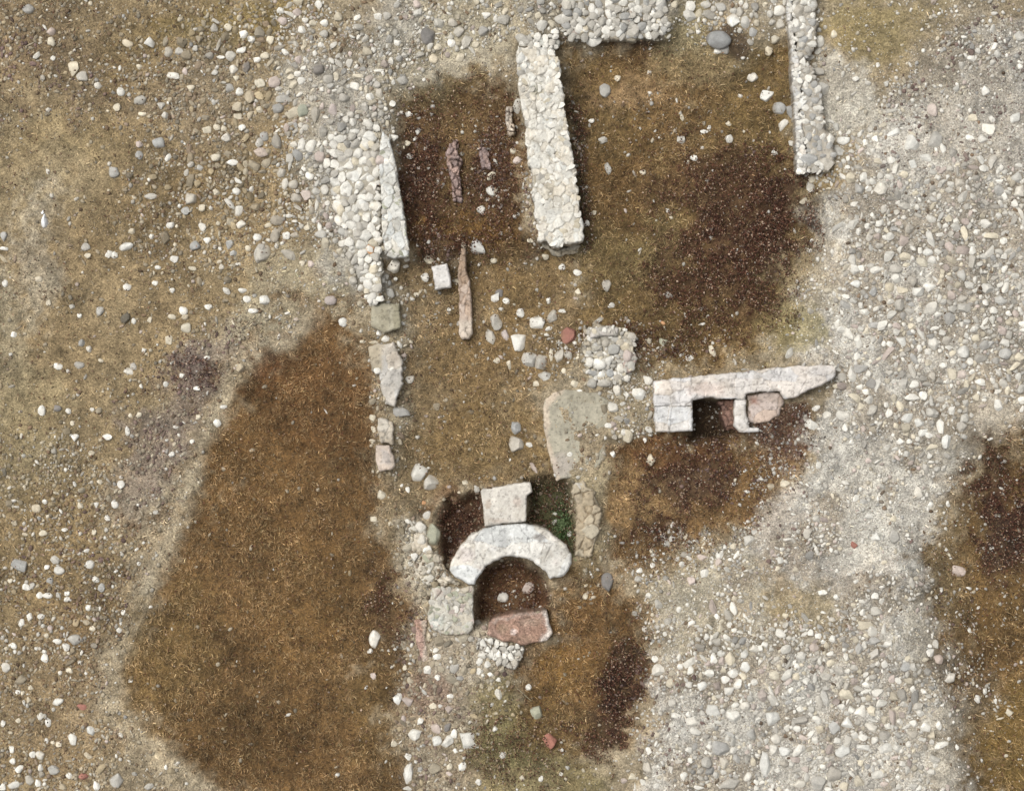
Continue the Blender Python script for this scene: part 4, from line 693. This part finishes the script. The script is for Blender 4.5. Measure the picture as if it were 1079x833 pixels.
for s in ind:
    px, py, w_, h_, a, tn = s
    occupy(px, py, w_*.42, h_*.42)
    V, F, cc, loc = stone_geo(*s, r, 4 if w_*h_ > 160 else 3, flat=1.3 if tn == 'W' else None, ang=1.3 if tn == 'W' else None)
    if tn == 'W': tp_ = np.clip(V[:, 1]/(h_/2*S), -1, 1); V[:, 0] *= 1-.5*np.clip(tp_+.2, 0, 1)
    name, lab, cat = SPECIAL.get(id(s), ('loose_stone', None, 'stone'))
    o = mesh_obj(name, V+np.array(loc), F, cc, M_stone, loc=loc)
    tag(o, lab or LAB[id(s)], cat, 'loose stones scattered over the excavation' if name == 'loose_stone' else None)
# cobbles packed in the round pillar
pr = [o for o in bpy.data.objects if o.name.startswith('rubble_pillar')][0]
for q in PILLAR.split(';'):
    x, y, w_, h_, a, tn = q.split(); px, py = 520+float(x)/ZK, 206+float(y)/ZK
    V, F, cc, loc = stone_geo(px, py, float(w_)/ZK*1.06, float(h_)/ZK*1.06, -float(a), tn, r, 3, ang=.3, flat=.8)
    o = mesh_obj('cobble', V+np.array(loc), F, cc, M_stone, pr)
    occupy(px, py, 3, 3)

EMBLATE = True
# --- mass of stones and grit
POOL = {}
for sub, n in ((1, 16), (2, 30)):
    for an in (0, 1):
        POOL[sub, an] = [deform(ICO[sub][0], np.random.default_rng(500+i+100*sub+1000*an), (.45+.06*(i % 10)) if an == 0 else 1.1) for i in range(n)]
def batch(name, pts, sub, m, force=None, lift=0):
    """pts: px,py,w,h,yaw,(r,g,b) linear albedo, tilt, flat"""
    P = np.array(pts, float); n = len(P)
    z0 = support(P[:, 0], P[:, 1])+lift
    rr = np.random.default_rng(len(P))
    F0 = ICO[sub][1]; nv = len(ICO[sub][0])
    Vs = []; Cs = []; Fs = []; off = 0
    an = np.array([angularity(a, b) > .5 for a, b in P[:, :2]]).astype(int)
    if force is not None: an[:] = force
    vi = rr.integers(0, len(POOL[sub, 0]), n)
    for A in (0, 1):
        for k in range(len(POOL[sub, 0])):
            q = np.nonzero((an == A) & (vi == k))[0]
            if not len(q): continue
            base = POOL[sub, A][k]
            w2 = P[q, 2]/2*S; h2 = P[q, 3]/2*S; t = P[q, 8]*np.minimum(w2, h2)
            B = base[None]*np.stack([w2, h2, t], -1)[:, None, :]
            tx = rr.normal(0, .25, len(q)); ty = rr.normal(0, .25, len(q)); ya = np.radians(P[q, 4])
            c, s_ = np.cos(tx)[:, None], np.sin(tx)[:, None]; y1 = B[..., 1]*c-B[..., 2]*s_; z1 = B[..., 1]*s_+B[..., 2]*c; x1 = B[..., 0]
            c, s_ = np.cos(ty)[:, None], np.sin(ty)[:, None]; x2 = x1*c+z1*s_; z2 = -x1*s_+z1*c
            c, s_ = np.cos(ya)[:, None], np.sin(ya)[:, None]; x3 = x2*c-y1*s_; y3 = x2*s_+y1*c
            zc = z0[q]+t*.25; cx, cy = W(P[q, 0], P[q, 1], zc)
            Vs.append(np.stack([x3+cx[:, None], y3+cy[:, None], z2+zc[:, None]], -1).reshape(-1, 3))
            Cs.append(np.repeat(P[q, 5:8], nv, 0))
            Fs.append((F0[None]+(off+np.arange(len(q))*nv)[:, None, None]).reshape(-1, 3)); off += len(q)*nv
    V = np.concatenate(Vs); Cc = np.concatenate(Cs); Cc *= (1+.10*fbm(V[:, 0]*60, V[:, 1]*60, 2, 2, 3))[:, None]
    return mesh_obj(name, V, np.concatenate(Fs), Cc, m, smooth=name == 'pebbles')

re_ = np.random.default_rng(77)
EMB.append((pr, 'packing_stones', pil, 130, 3, 6, 'ggwc', .95))
EMB.append(([o for o in bpy.data.objects if o.name.startswith('brick_block')][0], 'footing_stones', [(502,672),(515,671),(535,677),(551,680),(552,690),(546,700),(543,704),(528,702),(512,690),(503,682)], 90, 3, 8, 'wwgg', 1))
emb('masonry_wall', (475,645), 'bedded_stones', [(456,619),(462,617),(485,619),(498,617),(499,640),(499,662),(493,668),(470,668),(455,662),(450,652),(453,636)], 110, 3, 7, 'wggep', .97)
for (root, name, poly, n, lo_, hi_, names, kk) in EMB:
    A = np.array(poly, float); a0 = A.min(0); a1 = A.max(0); occ = []; pts = []
    NA = n*40
    cx_ = re_.uniform(a0[0], a1[0], NA); cy_ = re_.uniform(a0[1], a1[1], NA); d_ = poly_sdf(cx_, cy_, A)
    big_first = np.sort(re_.uniform(0, 1, NA)**1.7)[::-1]
    for x_, y_, dd_, u_ in zip(cx_, cy_, d_, big_first):
        if len(pts) >= n: break
        sz = lo_+(hi_-lo_)*u_
        if dd_ > -sz*.38: continue
        if occ and np.min(np.hypot(np.array(occ)[:, 0]-x_, np.array(occ)[:, 1]-y_)-np.array(occ)[:, 2]) < sz*.33: continue
        occ.append((x_, y_, sz*.46)); as_ = re_.uniform(.78, 1.25)
        c_ = s2l(TONE[names[re_.integers(len(names))]])*ALB*re_.uniform(.82, 1.03)*kk
        pts.append([x_, y_, sz*as_, sz/as_, re_.uniform(0, 360), *c_, re_.uniform(.14, .28) if 'bedded' in name or 'edge' in name else re_.uniform(.35, .6)])
    print(name, len(pts), n)
    o = batch(name, pts, 2, M_stone, 1 if 'bedded' in name or 'edge' in name else None, 0.006 if 'bedded' in name else .018); o.parent = root; o.matrix_parent_inverse = root.matrix_world.inverted()

DB = np.zeros(GX.shape); DM = DB.copy(); DG = DB.copy(); DARK = DB.copy()
def dens(P, b, m_, g, fe=16, warp=14, fine=5, dark=0):
    global DB, DM, DG, DARK
    k = mask(Z[P] if isinstance(P, str) else P, fe, warp, fine)
    DB = DB*(1-k)+b*k; DM = DM*(1-k)+m_*k; DG = DG*(1-k)+g*k; DARK = DARK*(1-k)+dark*k
DB[:] = .01; DM[:] = .05; DG[:] = .15
dens([(0,-200),(200,-200),(340,60),(320,320),(240,380),(100,200),(-200,120),(-200,-200)], .02, .3, .8, 30)
dens((70,140,90,70,20), .004, .03, .15, 26); dens((30,300,70,110,0), .003, .02, .10, 30); dens((10,450,60,60,0), .0, .02, .12, 24)
dens((150,40,60,36,0), .01, .12, .4); dens((40,70,80,40,20), .02, .3, .6, 20, dark=.3); dens((240,15,60,16,0), .0, .05, .25)
dens([(190,30),(300,0),(420,40),(410,140),(400,270),(404,318),(345,318),(300,260),(190,200)], .22, .85, .9, 22)
dens([(290,60),(400,90),(402,272),(404,318),(388,322),(345,300),(325,200)], .8, .8, .7, 12, 6, 3)
dens((250,180,60,60,30), .22, .6, .7, 24); dens((330,100,60,50,0), .6, .85, .8, 20)
dens([(395,-60),(540,-60),(548,30),(500,62),(440,70),(405,60)], .12, .45, .6, 16); dens((480,80,70,20,-8), .0, .06, .25, 10)
dens([(180,370),(240,330),(330,270),(345,318),(250,400),(210,440),(160,540),(110,560),(120,460)], .01, .35, .8, 16, dark=.5)
dens((205,400,26,16,-20), .0, .45, .9, 8, dark=1)
dens([(-200,540),(80,440),(150,540),(100,700),(110,760),(200,850),(200,1100),(-200,1100)], .02, .36, .8, 24); dens((75,590,60,60,0), .04,.35,.6,20,dark=.2)
dens([(318,325),(240,390),(202,470),(156,600),(103,700),(103,760),(190,833),(240,880),(290,880),(200,810),(122,750),(120,700),(172,610),(216,490),(258,400),(345,335)], .0, .10, .45, 8)
dens([(270,262),(345,250),(392,330),(385,345),(320,340),(262,375)], .0, .08, .4, 12)
dens((120,805,60,20,0), .05, .25, .4, 10)
for n in ('pit', 'roomL', 'mid', 'roomR', 'below', 'belowH'): dens(n, .0, .008, .015, 14, 8, 3)
dens('mid', .004, .04, .10, 10, 8, 3)
dens((448,190,30,60,0), .0, .12, .35, 10, dark=1); dens((525,170,22,50,0), .0, .2, .4, 8, dark=.9); dens((470,258,30,24,0), .0, .25, .6, 8, dark=.8)
dens([(550,180),(568,180),(580,262),(560,262)], .0, .4, .6, 5, 3, 2, dark=.3)
dens((800,230,40,70,0), .0, .01, .12, 20, dark=1); dens((705,125,60,30,0), .0,.05,.2,14); dens((700,365,50,16,0), .0, .30, .6, 8, dark=.4)
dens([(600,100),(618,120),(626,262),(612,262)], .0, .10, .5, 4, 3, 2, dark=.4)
dens([(545,-60),(706,-60),(706,40),(640,44),(548,44)], .45, .8, .7, 7, 5, 3); dens([(702,-60),(832,-60),(832,30),(790,36),(735,30),(704,24)], .5, .75, .7, 8, 6, 3)
dens([(829,-60),(864,-60),(866,60),(862,96),(872,150),(870,182),(838,182),(834,60)], .35, .7, .7, 5, 4, 2)
dens([(845,140),(880,135),(930,150),(970,200),(905,222),(850,190)], .9, .9, .7, 10)
# right side
dens([(865,188),(905,160),(960,60),(1400,-100),(1400,470),(1080,450),(1000,470),(985,560),(985,650),(1020,740),(1020,1100),(680,1100),(680,810),(700,700),(690,640),(740,600),(800,560),(850,490),(880,400),(830,385),(850,310)], .12, .5, .8, 14)
dens([(895,205),(1000,170),(1400,150),(1400,420),(1060,425),(1000,480),(930,465),(880,400),(880,300)], .38, .78, .85, 20)
dens((865,290,24,60,10), .0, .10, .5, 14); dens((838,345,26,26,0), .0, .05, .3, 10)
dens([(940,30),(1090,0),(1200,160),(1000,170),(930,180),(920,120)], .05, .5, .9, 18, dark=.25); dens((900,120,34,36,0), .0, .02, .25, 10)
dens([(865,0),(990,0),(985,55),(930,80),(875,50)], .0, .06, .3, 12)
dens([(850,460),(930,480),(1000,450),(1050,480),(985,560),(970,650),(880,600),(845,560)], .02, .25, .85, 18)
dens((1045,440,40,26,0), .0, .08, .35, 12); dens((925,610,50,24,0), .0, .08, .5, 12); dens((855,640,44,30,0), .0, .12, .35, 12)
dens((820,520,34,60,10), .02, .55, .9, 14, dark=.3); dens((815,450,30,22,0), .0, .5, .8, 8, dark=.6); dens([(576,420),(600,412),(640,420),(640,490),(600,500),(584,500)], .0, .12, .45, 5, 3, 2)
dens([(660,580),(740,560),(820,600),(800,660),(740,700),(690,700)], .05, .4, .7, 14)
dens([(735,690),(760,640),(860,660),(960,680),(1000,740),(1000,1100),(735,1100)], .42, .82, .85, 16)
dens((700,760,34,60,0), .03, .35, .7, 14, dark=.2); dens((985,700,36,50,0), .01, .20, .75, 14); dens((1005,790,24,50,0), .0, .1, .5, 12)
dens('farR', .0, .03, .12, 16); dens((1000,640,24,60,0), .0, .12, .4, 14, dark=.3); dens((1020,720,30,40,0), .0, .2, .5, 14, dark=.2)
# centre details
dens([(636,398),(690,396),(690,456),(655,468),(636,440)], .45, .8, .9, 6, 4, 2); dens([(585,350),(620,345),(618,400),(640,412),(600,412),(580,395)], .08, .5, .7, 7, 4, 2)
dens([(432,640),(515,668),(552,690),(540,712),(500,730),(500,860),(440,860),(425,760),(420,700)], .12, .55, .7, 10, dark=.2)
dens([(418,548),(450,545),(474,600),(500,616),(470,622),(440,640),(424,600)], .12, .6, .8, 6, 4, 2); dens((430,640,14,30,0), .0, .3, .7, 6, dark=.5)
dens([(440,655),(515,668),(545,690),(530,712),(500,724),(452,722)], .5, .85, .9, 6, 4, 2); dens([(386,312),(426,312),(428,420),(420,500),(394,500),(390,420)], .04, .35, .6, 6, 4, 2)
dens([(505,625),(572,620),(572,645),(515,650)], .0, .25, .6, 4, 3, 2, dark=.5); dens((540,600,28,10,0), .0, .05, .2, 4, dark=.8)
dens((480,560,18,28,20), .0, .08, .5, 5, dark=.8); dens((578,540,16,28,0), .0, .05, .3, 5, dark=.8)
dens([(520,720),(560,760),(640,810),(640,900),(510,900)], .0, .10, .35, 12); dens((655,735,14,50,12), .0, .03, .15, 8, dark=1)
dens([(600,560),(640,560),(640,620),(600,620)], .0, .1, .4, 8); dens((740,470,40,12,0),.0,.12,.4,6,dark=.5); dens((748,500,30,30,0),.0,.06,.25,10,dark=.9)

k_ = FIELD*(1-HEAP*.6)
DB = DB*(1-k_)+k_*DB*np.clip(.12+2.4*sm(0, .45, CL), 0, 2.5); DM = DM*(1-k_)+k_*DM*np.clip(.18+1.7*sm(-.1, .5, CL), 0, 2)
DB = np.where(HEAP > 0, np.maximum(DB, HEAP*(.42+.55*sm(-.25, .25, CL))), DB)
DB = np.maximum(DB, .85*mask([(852,120),(885,132),(930,150),(965,195),(925,215),(880,200),(846,184)], 9)); DM = np.maximum(DM, .9*mask([(852,100),(885,132),(930,150),(965,195),(925,215),(880,200),(846,184)], 10))
_m = mask([(432,655),(515,668),(548,690),(530,715),(495,735),(448,722)], 7); DB = np.maximum(DB, .6*_m); DM = np.maximum(DM, .9*_m)
UL = 1-FIELD; CL2 = fbm(GX, GY, 34, 3, 7); DM = DM*(1+UL*.9*np.clip(CL2, -1, 1)); DG = DG*(1+.6*np.clip(CL2, -1, 1))
 
def accept(D, px, py, r): return r.random(len(px)) < raster(D, px, py)
def inblock(px, py): return BLOCK[np.clip((py-OY).astype(int), 0, OCC.shape[0]-1), np.clip((px-OX).astype(int), 0, OCC.shape[1]-1)]
def tones(px, py, r, light=1.0, dk_=1.0):
    n = len(px); base = np.array([TONE[k] for k in 'wwwwwgggccpb'])
    c = s2l(base[r.integers(0, len(base), n)])*ALB*r.uniform(.6, 1.14, n)[:, None]
    left = ((px < 290) | ((py > 380) & (px < 640)))[:, None]
    c = np.where(left & (r.random(n) < .75)[:, None], c*np.array([.66, .60, .50])*r.uniform(.7, 1.2, n)[:, None], c)
    br = (r.random(n) < np.where(px > 640, .10, .24)*dk_)[:, None]; c = np.where(br, s2l((104,86,68))*ALB*r.uniform(.5, 1.6, n)[:, None], c)
    dk = raster(DARK, px, py); dark = (r.random(n) < dk*.85)[:, None]
    c = np.where(dark, s2l((104,86,80))*ALB*r.uniform(.5, 1.5, n)[:, None], c)
    g = raster(col, px, py)                   # dusty: part of the local soil clings to it
    k = (r.uniform(.0, .4, n)*np.where(px > 680, .7, 1))[:, None]
    return (c*(1-k)+g*1.1*k)*light
r = np.random.default_rng(5)
XR, YR = (-240, 1320), (-220, 1060)
big = []; med = []
for s in rest:
    if occupy(s[0], s[1], s[2]*.4, s[3]*.4):
        c = s2l(TONE[s[5]])*ALB*(1+r.uniform(-.1, .1)); big.append([s[0], s[1], s[2]*1.03, s[3]*1.03, s[4], *c, 0.62])
for lo_, hi_, att, D, tst, dst in ((4.4, 7.4, 12000, 'B', .02, big), (2.9, 4.6, 70000, 'B', .10, big), (1.8, 3.0, 150000, 'M', .2, med), (1.1, 1.8, 200000, 'M', .35, med)):
    px = r.uniform(*XR, att); py = r.uniform(*YR, att)
    d = np.clip(DB*1.5, 0, 1) if D == 'B' else np.clip(DM*1.35, 0, 1)
    q = accept(d, px, py, r) & ~inblock(px, py); px, py = px[q], py[q]
    # clumpy distribution
    q = vnoise(px/13, py/13, 2)+r.normal(0, .15, len(px)) > .34; px, py = px[q], py[q]
    R = r.uniform(lo_, hi_, len(px)); asp = np.exp(r.normal(0, .24, len(px))); cc = tones(px, py, r, 1.0, 0 if D == 'B' else .7)
    for i in range(len(px)):
        if occupy(px[i], py[i], R[i]*.62, R[i]*.62, tst):
            dst.append([px[i], py[i], 2*R[i]*asp[i]*.92, 2*R[i]/asp[i]*.92, r.uniform(0, 360), *cc[i], r.uniform(.5, .85)])
print('stones', len(big), len(med))
tag(batch('rubble', big, 2, M_stone), 'many middle sized pale stones strewn over the spoil and cobble heaps', 'rubble', kind='stuff')
tag(batch('pebbles', med, 1, M_stone), 'countless small pebbles covering the stony ground', 'pebbles', kind='stuff')
# grit: crushed bits a pixel or two across
att = 420000
px = r.uniform(-120, 1200, att); py = r.uniform(-110, 950, att)
q = accept(DG, px, py, r) & ~inblock(px, py); px, py = px[q], py[q]
q = vnoise(px/9, py/9, 4)+r.normal(0, .2, len(px)) > .42; px, py = px[q], py[q]
n = len(px); R = (.38+.75*r.random(n)**1.8)*S
O6 = np.array([[1,0,0],[-1,0,0],[0,1,0],[0,-1,0],[0,0,1],[0,0,-1.]]); OF = np.array([[0,2,4],[2,1,4],[1,3,4],[3,0,4]])
O5 = O6[[0,1,2,3,4]]
z0 = support(px, py); cx, cy = W(px, py, z0)
ya = r.uniform(0, 6.28, n); sx = R*r.uniform(.7, 1.3, n); sy = R*r.uniform(.7, 1.3, n); sz = R*r.uniform(.7, 1.3, n)
vx = O5[None, :, 0]*sx[:, None]; vy = O5[None, :, 1]*sy[:, None]; vz = (O5[None, :, 2]*1.0)*sz[:, None]+r.normal(0, .2, (n, 5))*R[:, None]
V = np.stack([vx*np.cos(ya)[:, None]-vy*np.sin(ya)[:, None]+cx[:, None], vx*np.sin(ya)[:, None]+vy*np.cos(ya)[:, None]+cy[:, None], vz+z0[:, None]-.1*R[:, None]], -1).reshape(-1, 3)
cg = tones(px, py, r, 1.0)
F = (OF[None]+(np.arange(n)*5)[:, None, None]).reshape(-1, 3)
tag(mesh_obj('grit', V, F, np.repeat(cg, 5, 0), M_stone, smooth=False), 'fine crushed grit lying between the pebbles', 'grit', kind='stuff')
print('grit', n)

# ------------------------------------------------------------------ vegetation
GD = np.zeros(GX.shape); SD = GD.copy()
def grow(P, g, s, fe=12, warp=12, fine=6):
    global GD, SD
    k = mask(Z[P] if isinstance(P, str) else P, fe, warp, fine); GD = GD*(1-k)+g*k; SD = SD*(1-k)+s*k
GD[:] = .05
grow([(-300,-200),(180,-200),(330,300),(120,560),(-300,560)], .10, .02, 30)
grow([(-300,560),(150,560),(110,760),(200,1100),(-300,1100)], .18, .03, 30)
grow('pit', 1, .02, 34); grow([(325,322),(250,385),(206,472),(160,590),(106,700),(106,752),(150,800),(215,845),(240,880),(262,880),(215,812),(136,752),(126,700),(172,612),(218,492),(262,404),(340,338)], .12, 0, 10); grow('roomR', .75, .04); grow('roomL', .35, .2); grow('mid', .5, .03); grow('below', .9, .05); grow('belowH', .7, .12); grow('farR', .8, .05)
grow((790,240,62,76,10), .15, 1, 18); grow((758,310,60,48,20), .3, .7, 18); grow((735,200,50,36,0), .4, .5, 16); grow((448,200,28,60,0), .1, .9, 12); grow((525,200,26,60,0), .3, .6, 12)
grow((655,735,18,56,12), .2, .9, 10); grow((630,780,30,24,0), .2, .7, 10); grow((1064,535,34,54,-10), .1, .9, 14); grow((1050,575,24,30,0), .3, .6, 12); grow((728,505,36,34,0), .2, .7, 12)
grow((700,565,30,12,0), .2, .7, 8); grow((408,640,18,30,0), .4, .5, 10); grow((545,790,50,50,0), .5, .25, 14); grow((675,365,60,18,0), .3, .5, 10)
grow('pitNW', .05, .55, 4, 3, 2); grow('pitNE', .3, .5, 4, 3, 2); grow('archpit', .15, .3, 4, 3, 2); grow((815,450,30,24,0), .1, .4, 8); grow((470,258,26,20,0), .1, .6, 8)
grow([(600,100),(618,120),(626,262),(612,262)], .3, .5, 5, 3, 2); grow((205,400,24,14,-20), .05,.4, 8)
r = np.random.default_rng(21)
att = 760000
px = r.uniform(-120, 1200, att); py = r.uniform(-110, 950, att)
q = accept(GD, px, py, r) & ~inblock(px, py)
q &= ~OCC[np.clip((py-OY).astype(int), 0, OCC.shape[0]-1), np.clip((px-OX).astype(int), 0, OCC.shape[1]-1)]
px, py = px[q], py[q]
q = vnoise(px/7, py/7, 5)*.6+vnoise(px/22, py/22, 1)*.4+r.normal(0, .16, len(px)) > .40; px, py = px[q], py[q]; n = len(px)
# blades lean together inside a tuft
tx = fbm(px, py, 9, 2, 6)*5+r.normal(0, .8, n); ln = r.uniform(.05, .11, n); lean = r.uniform(.35, 1.25, n); cg0 = None; wd = r.uniform(.0026, .0056, n)
z0 = raster(hz, px, py); bx, by = W(px, py, z0)
dx, dy = np.cos(tx), np.sin(tx); hx = ln*np.sin(lean); hzv = ln*np.cos(lean)
A = np.stack([bx-dy*wd, by+dx*wd, z0-.003], -1); B = np.stack([bx+dy*wd, by-dx*wd, z0-.003], -1)
M1 = np.stack([bx+dx*hx*.55-dy*wd*.8, by+dy*hx*.55+dx*wd*.8, z0+hzv*.7], -1); M2 = np.stack([bx+dx*hx*.55+dy*wd*.8, by+dy*hx*.55-dx*wd*.8, z0+hzv*.7], -1)
Tp = np.stack([bx+dx*hx, by+dy*hx, z0+hzv*.86], -1)
V = np.stack([A, B, M2, M1, Tp], 1).reshape(-1, 3)
b5 = (np.arange(n)*5)[:, None]
g = raster(col, px, py); pal = s2l(np.array([(150,122,80),(120,92,56),(96,70,40),(172,150,108),(112,106,66),(80,58,38)]))*ALB
pc = pal[r.choice(6, n, p=[.22,.25,.2,.1,.1,.13])]; kk = .62
cg = (g*1.34*kk+pc*(1-kk))*(r.lognormal(-.04, .36, n)*(1+.35*fbm(px, py, 11, 3, 1)+.32*fbm(px, py, 38, 4, 4)))[:, None]*1.25
cg = cg*.86+cg.mean(1, keepdims=True)*.14*np.array([1.06, 1, .9])
tag(mesh_obj('dry_grass', V, [b5+np.array([[0,1,2,3]]), b5+np.array([[3,2,4]])], np.repeat(cg, 5, 0), M_grass, smooth=False), 'matted dry brown grass filling the hollows', 'grass', kind='stuff')
print('grass', n)
# dead creeping scrub: small curled leaves and stalks
att = 1100000
px = r.uniform(-60, 1140, att); py = r.uniform(-60, 900, att)
q = accept(SD, px, py, r) & ~inblock(px, py); px, py = px[q], py[q]
cn = vnoise(px/5, py/5, 3)*.6+vnoise(px/13, py/13, 6)*.4
q = cn+r.normal(0, .07, len(px)) > .42; px, py, cn = px[q], py[q], cn[q]; n = len(px)
z0 = raster(hz, px, py)+r.random(n)*np.clip(cn-.35, .02, .5)*.42; bx, by = W(px, py, z0); a = r.uniform(0, 6.28, n); s1 = r.uniform(.008, .022, n); s2 = s1*r.uniform(.4, .8, n)
q4 = np.array([[-1,0],[0,-1],[1,0],[0,1]]); u = q4[None, :, 0]*s1[:, None]; v_ = q4[None, :, 1]*s2[:, None]
zz = r.normal(0, .6, (n, 4))*s1[:, None]
V = np.stack([u*np.cos(a)[:, None]-v_*np.sin(a)[:, None]+bx[:, None], u*np.sin(a)[:, None]+v_*np.cos(a)[:, None]+by[:, None], zz+z0[:, None]+.006], -1).reshape(-1, 3)
pal = s2l(np.array([(74,44,34),(92,58,44),(48,32,27),(124,92,72),(168,146,126),(80,68,44)]))*ALB
cg = pal[r.choice(6, n, p=[.26,.2,.2,.16,.10,.08])]*r.uniform(.7, 1.25, n)[:, None]; cg = cg*.85+raster(col, px, py)*.15
b4 = (np.arange(n)*4)[:, None]
tag(mesh_obj('dead_scrub', V, b4+np.array([[0,1,2,3]]), np.repeat(cg, 4, 0), M_leaf, smooth=False), 'dark purple brown mat of dead creeping scrub', 'scrub', kind='stuff')
print('scrub', n)
# green weed in the pit right of the limestone block
V = []; F = []; cc = []
rw = np.random.default_rng(3)
for i in range(340):
    ang = rw.uniform(0, 6.28); rad = abs(rw.normal(0, .8)); px_, py_ = 592+rad*math.cos(ang)*8, 552+rad*math.sin(ang)*14
    z = float(raster(hz, px_, py_)); bx_, by_ = W(px_, py_, z); a = rw.uniform(0, 6.28); L1 = rw.uniform(.02, .05); el = rw.uniform(.2, 1.1)
    d = np.array([math.cos(a)*math.cos(el), math.sin(a)*math.cos(el), math.sin(el)]); sd = np.array([-math.sin(a), math.cos(a), 0])*L1*.3; o_ = np.array([bx_, by_, z+rw.uniform(.01, .10)])
    k = len(V); ctr = np.array([*W(592, 552, -.42), -.44]); V += [ctr, ctr+np.array([.003, 0, 0]), o_+sd*.2, o_-sd*.2]; F.append([k, k+1, k+2, k+3]); cc += [s2l((66, 92, 50))]*4; F.append([k+3, k+2, k+4, k+4]); F.pop()
    k = len(V); V += [o_, o_+d*L1*.5+sd, o_+d*L1+np.array([0, 0, -.01]), o_+d*L1*.5-sd]; F.append([k, k+1, k+2, k+3])
    cc += [s2l((78, 92, 60))*rw.uniform(.4, 1.4)]*4
bl = W(592, 552, -.5)
tag(mesh_obj('green_weed', np.array(V), np.array(F), np.array(cc), M_weed, smooth=False, loc=(bl[0], bl[1], -.5)), 'small bright green weed in the shaded pit right of the limestone block', 'weed')
# fallen stick by the pebbles and thin twigs
def stick(pts, rad, rgb, label):
    P3 = []
    for (a, b) in pts:
        z = float(support(a, b))+.012; P3.append(np.array([*W(a, b, z), z]))
    V = []; F = []; n = len(P3)
    for i, p in enumerate(P3):
        d = P3[min(i+1, n-1)]-P3[max(i-1, 0)]; d /= np.linalg.norm(d); s_ = np.cross(d, [0, 0, 1]); s_ /= np.linalg.norm(s_); u_ = np.cross(s_, d)
        rr_ = rad*(1-.5*i/(n-1))
        for k in range(6): V.append(p+rr_*(math.cos(k*math.pi/3)*s_+math.sin(k*math.pi/3)*u_))
    for i in range(n-1):
        for k in range(6): F.append([i*6+k, i*6+(k+1) % 6, (i+1)*6+(k+1) % 6, (i+1)*6+k])
    loc = P3[0]
    tag(mesh_obj('twig', np.array(V), np.array(F), np.broadcast_to(s2l(rgb), (len(V), 3))*ALB, M_stone, loc=tuple(loc)), label, 'twig')
stick([(666,392),(671,396),(676,401)], .010, (150,140,118), 'short pale twig right of the round cobble pillar')
stick([(545,725),(552,731),(560,738)], .010, (160,150,124), 'thin slanting dry stem in the mossy ground below the brick block')
stick([(535,385),(535.5,392),(535,400)], .008, (84,66,48), 'thin dark dry stalk standing right of the thin partition')
